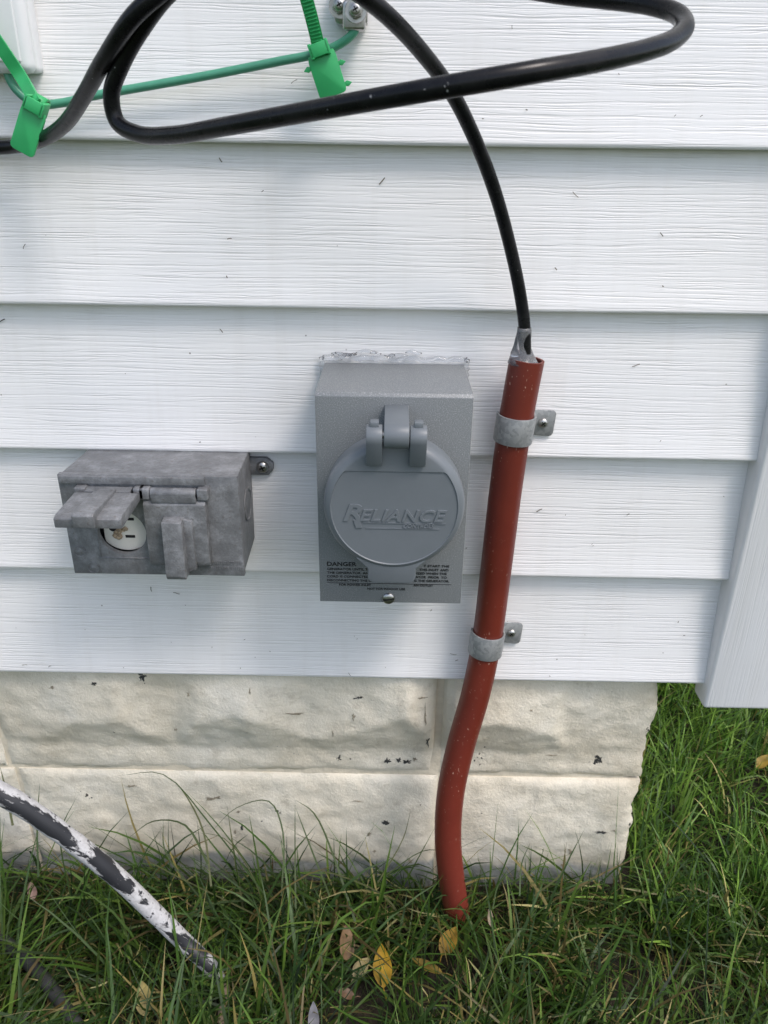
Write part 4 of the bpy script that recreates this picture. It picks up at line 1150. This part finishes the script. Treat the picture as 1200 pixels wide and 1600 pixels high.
# thatch: dead and fine blades lying flat
sets.append(blades(11000, (-0.8, 0.9), (-0.32, 0.0), (0.02, 0.07), (0.0008, 0.0018), (78, 14), (15, 20), keep_front, BROWN + [(0.05, 0.07, 0.025), (0.09, 0.11, 0.05)], [3, 4, 2, 4, 3]))
sets.append(blades(800, (-0.7, 0.8), (-0.3, 0.0), (0.015, 0.05), (0.0008, 0.0022), (86, 8), (4, 10), keep_front, BROWN + [(0.34, 0.30, 0.20)], [2, 1, 3, 3], zlow=0.030))
def outer(x, y): return ((y < -0.32) | (x < -0.8) | (x > 0.9)) & (y < YF - 0.021)
sets.append(blades(16000, (-1.8, 1.9), (-1.5, 0.0), (0.05, 0.11), (0.002, 0.004), (32, 20), (40, 26), outer, full, [3, 4, 4, 2.5, 2, 2, .6, .5, .4]))
GV = np.concatenate([s[0] for s in sets]); GC = np.concatenate([s[1] for s in sets])
# blades lean against the block face instead of running through it
lim = YF - 0.019
front = GV[:, 0, 1] < YF - 0.02
fx = GV[..., 0] < XF + 0.006
hit = ((GV[..., 1] > lim) & fx & (GV[..., 1] < 1.4)).any(axis=1)
mf_ = hit & front
GV[mf_, :, 1] = 2 * GV[mf_, :1, 1] - GV[mf_, :, 1]
ms_ = hit & ~front
GV[ms_, :, 0] = 2 * GV[ms_, :1, 0] - GV[ms_, :, 0]
bad = ((GV[..., 1] > lim) & (GV[..., 0] < XF + 0.006) & (GV[..., 1] < 1.4)).any(axis=1)
GV = GV[~bad]; GC = GC[~bad]
# the leaves lie on top of the turf: blades rooted right under or just before them are pressed away
for (lx_, ly_) in LEAVES + [(p_.x, p_.y) for p_ in CONDUIT]:
    dd = np.hypot((GV[:, 0, 0] - lx_) / 0.020, (GV[:, 0, 1] - ly_ + 0.014) / 0.032)
    drop = (dd < 1) & (rng.random(len(GV)) < 0.85)
    GV = GV[~drop]; GC = GC[~drop]

# distinctive long blades arching in front of the block face
special = []
def sblade(pts, W, col):
    sp = spline(pts, 4); m = len(sp)
    special.append((sp, W, col))
yb = -0.02
for pts in ([(415, 1400, -.05), (330, 1290, -.03), (255, 1210, -.02), (185, 1212, -.015)], [(330, 1385, -.05), (318, 1300, -.02), (285, 1235, -.012), (265, 1215, -.01)],
            [(440, 1400, -.05), (442, 1300, -.02), (420, 1252, -.012), (370, 1262, -.010), (330, 1300, -.01)], [(462, 1420, -.05), (461, 1330, -.02), (461, 1250, -.01)],
            [(555, 1440, -.06), (522, 1340, -.02), (490, 1270, -.01), (462, 1250, -.008)], [(515, 1400, -.04), (480, 1310, -.02), (462, 1262, -.01)],
            [(325, 1350, -.04), (290, 1290, -.03), (240, 1283, -.02), (200, 1310, -.02)], [(380, 1420, -.04), (365, 1330, -.02), (355, 1260, -.012)], [(310, 1400, -.05), (258, 1330, -.02), (255, 1282, -.01)],
            [(60, 1370, -.06), (58, 1290, -.03), (62, 1225, -.02)], [(110, 1400, -.05), (95, 1300, -.04), (120, 1245, -.03)], [(20, 1290, -.05), (8, 1230, -.03), (0, 1198, -.02)],
            [(590, 1380, -.04), (630, 1310, -.02), (642, 1265, -.01)], [(600, 1370, -.04), (660, 1330, -.03), (700, 1330, -.02)], [(812, 1400, -.04), (815, 1350, -.02), (828, 1318, -.015)], [(835, 1400, -.04), (880, 1360, -.03), (882, 1318, -.02)],
            [(880, 1400, -.03), (930, 1370, -.03), (938, 1335, -.02)], [(770, 1420, -.05), (780, 1380, -.03), (812, 1352, -.02)], [(420, 1460, -.05), (400, 1380, -.03), (350, 1310, -.02), (300, 1300, -.02)], [(640, 1460, -.05), (600, 1400, -.04), (500, 1360, -.03), (470, 1360, -.03)],
            [(80, 1460, -.05), (140, 1400, -.04), (220, 1380, -.03), (330, 1400, -.04)], [(480, 1470, -.06), (380, 1420, -.05), (240, 1350, -.04), (130, 1280, -.03)]):
    sblade([P(a_, b_, min(c_, YF - 0.036)) for a_, b_, c_ in pts], random.uniform(0.0013, 0.0022), random.choice([(0.09, 0.125, 0.05), (0.06, 0.10, 0.03), (0.13, 0.14, 0.06)]))

nb = len(GV); base_v = GV.reshape(-1, 3)
idx = np.arange(nb)[:, None] * 12
qd = np.concatenate([idx + np.array([2 * i, 2 * i + 1, 2 * i + 3, 2 * i + 2]) for i in range(5)], 1).reshape(-1, 4)
cols = np.repeat(GC, 12, axis=0)
# one colour along each blade: its palette tone times the regional light level
sv = []; sf = []; scol = []
off = len(base_v)
for sp, W, col in special:
    m = len(sp); b = off + len(sv)
    for i, p in enumerate(sp):
        t = (sp[min(i + 1, m - 1)] - sp[max(i - 1, 0)]).normalized(); sdv = t.cross(Vector((0.2, -1, 0.2))).normalized()
        w_ = W * 0.5 * (1 - (i / (m - 1)) ** 2 * 0.93)
        for s in (-1, 1): sv.append(tuple(p + sdv * (s * w_))); scol.append(col)
    for i in range(m - 1): sf.append([b + 2 * i, b + 2 * i + 1, b + 2 * i + 3, b + 2 * i + 2])
allv = np.concatenate([base_v, np.array(sv)]); allf = np.concatenate([qd, np.array(sf)]); allc = np.concatenate([cols, np.array(scol)])
me = bpy.data.meshes.new('grass')
me.vertices.add(len(allv)); me.vertices.foreach_set('co', allv.astype(np.float32).ravel())
me.loops.add(len(allf) * 4); me.loops.foreach_set('vertex_index', allf.astype(np.int32).ravel())
me.polygons.add(len(allf)); me.polygons.foreach_set('loop_start', np.arange(0, len(allf) * 4, 4, dtype=np.int32))
me.polygons.foreach_set('use_smooth', np.ones(len(allf), dtype=bool))
me.update(calc_edges=True); me.validate()
at = me.color_attributes.new('Col', 'FLOAT_COLOR', 'POINT')
at.data.foreach_set('color', np.concatenate([allc, np.ones((len(allc), 1))], 1).astype(np.float32).ravel())
me.materials.append(M_grass)
go = bpy.data.objects.new('grass', me); C.objects.link(go)
go['kind'] = 'stuff'; go['label'] = 'long green lawn grass growing along the foundation'; go['category'] = 'grass'
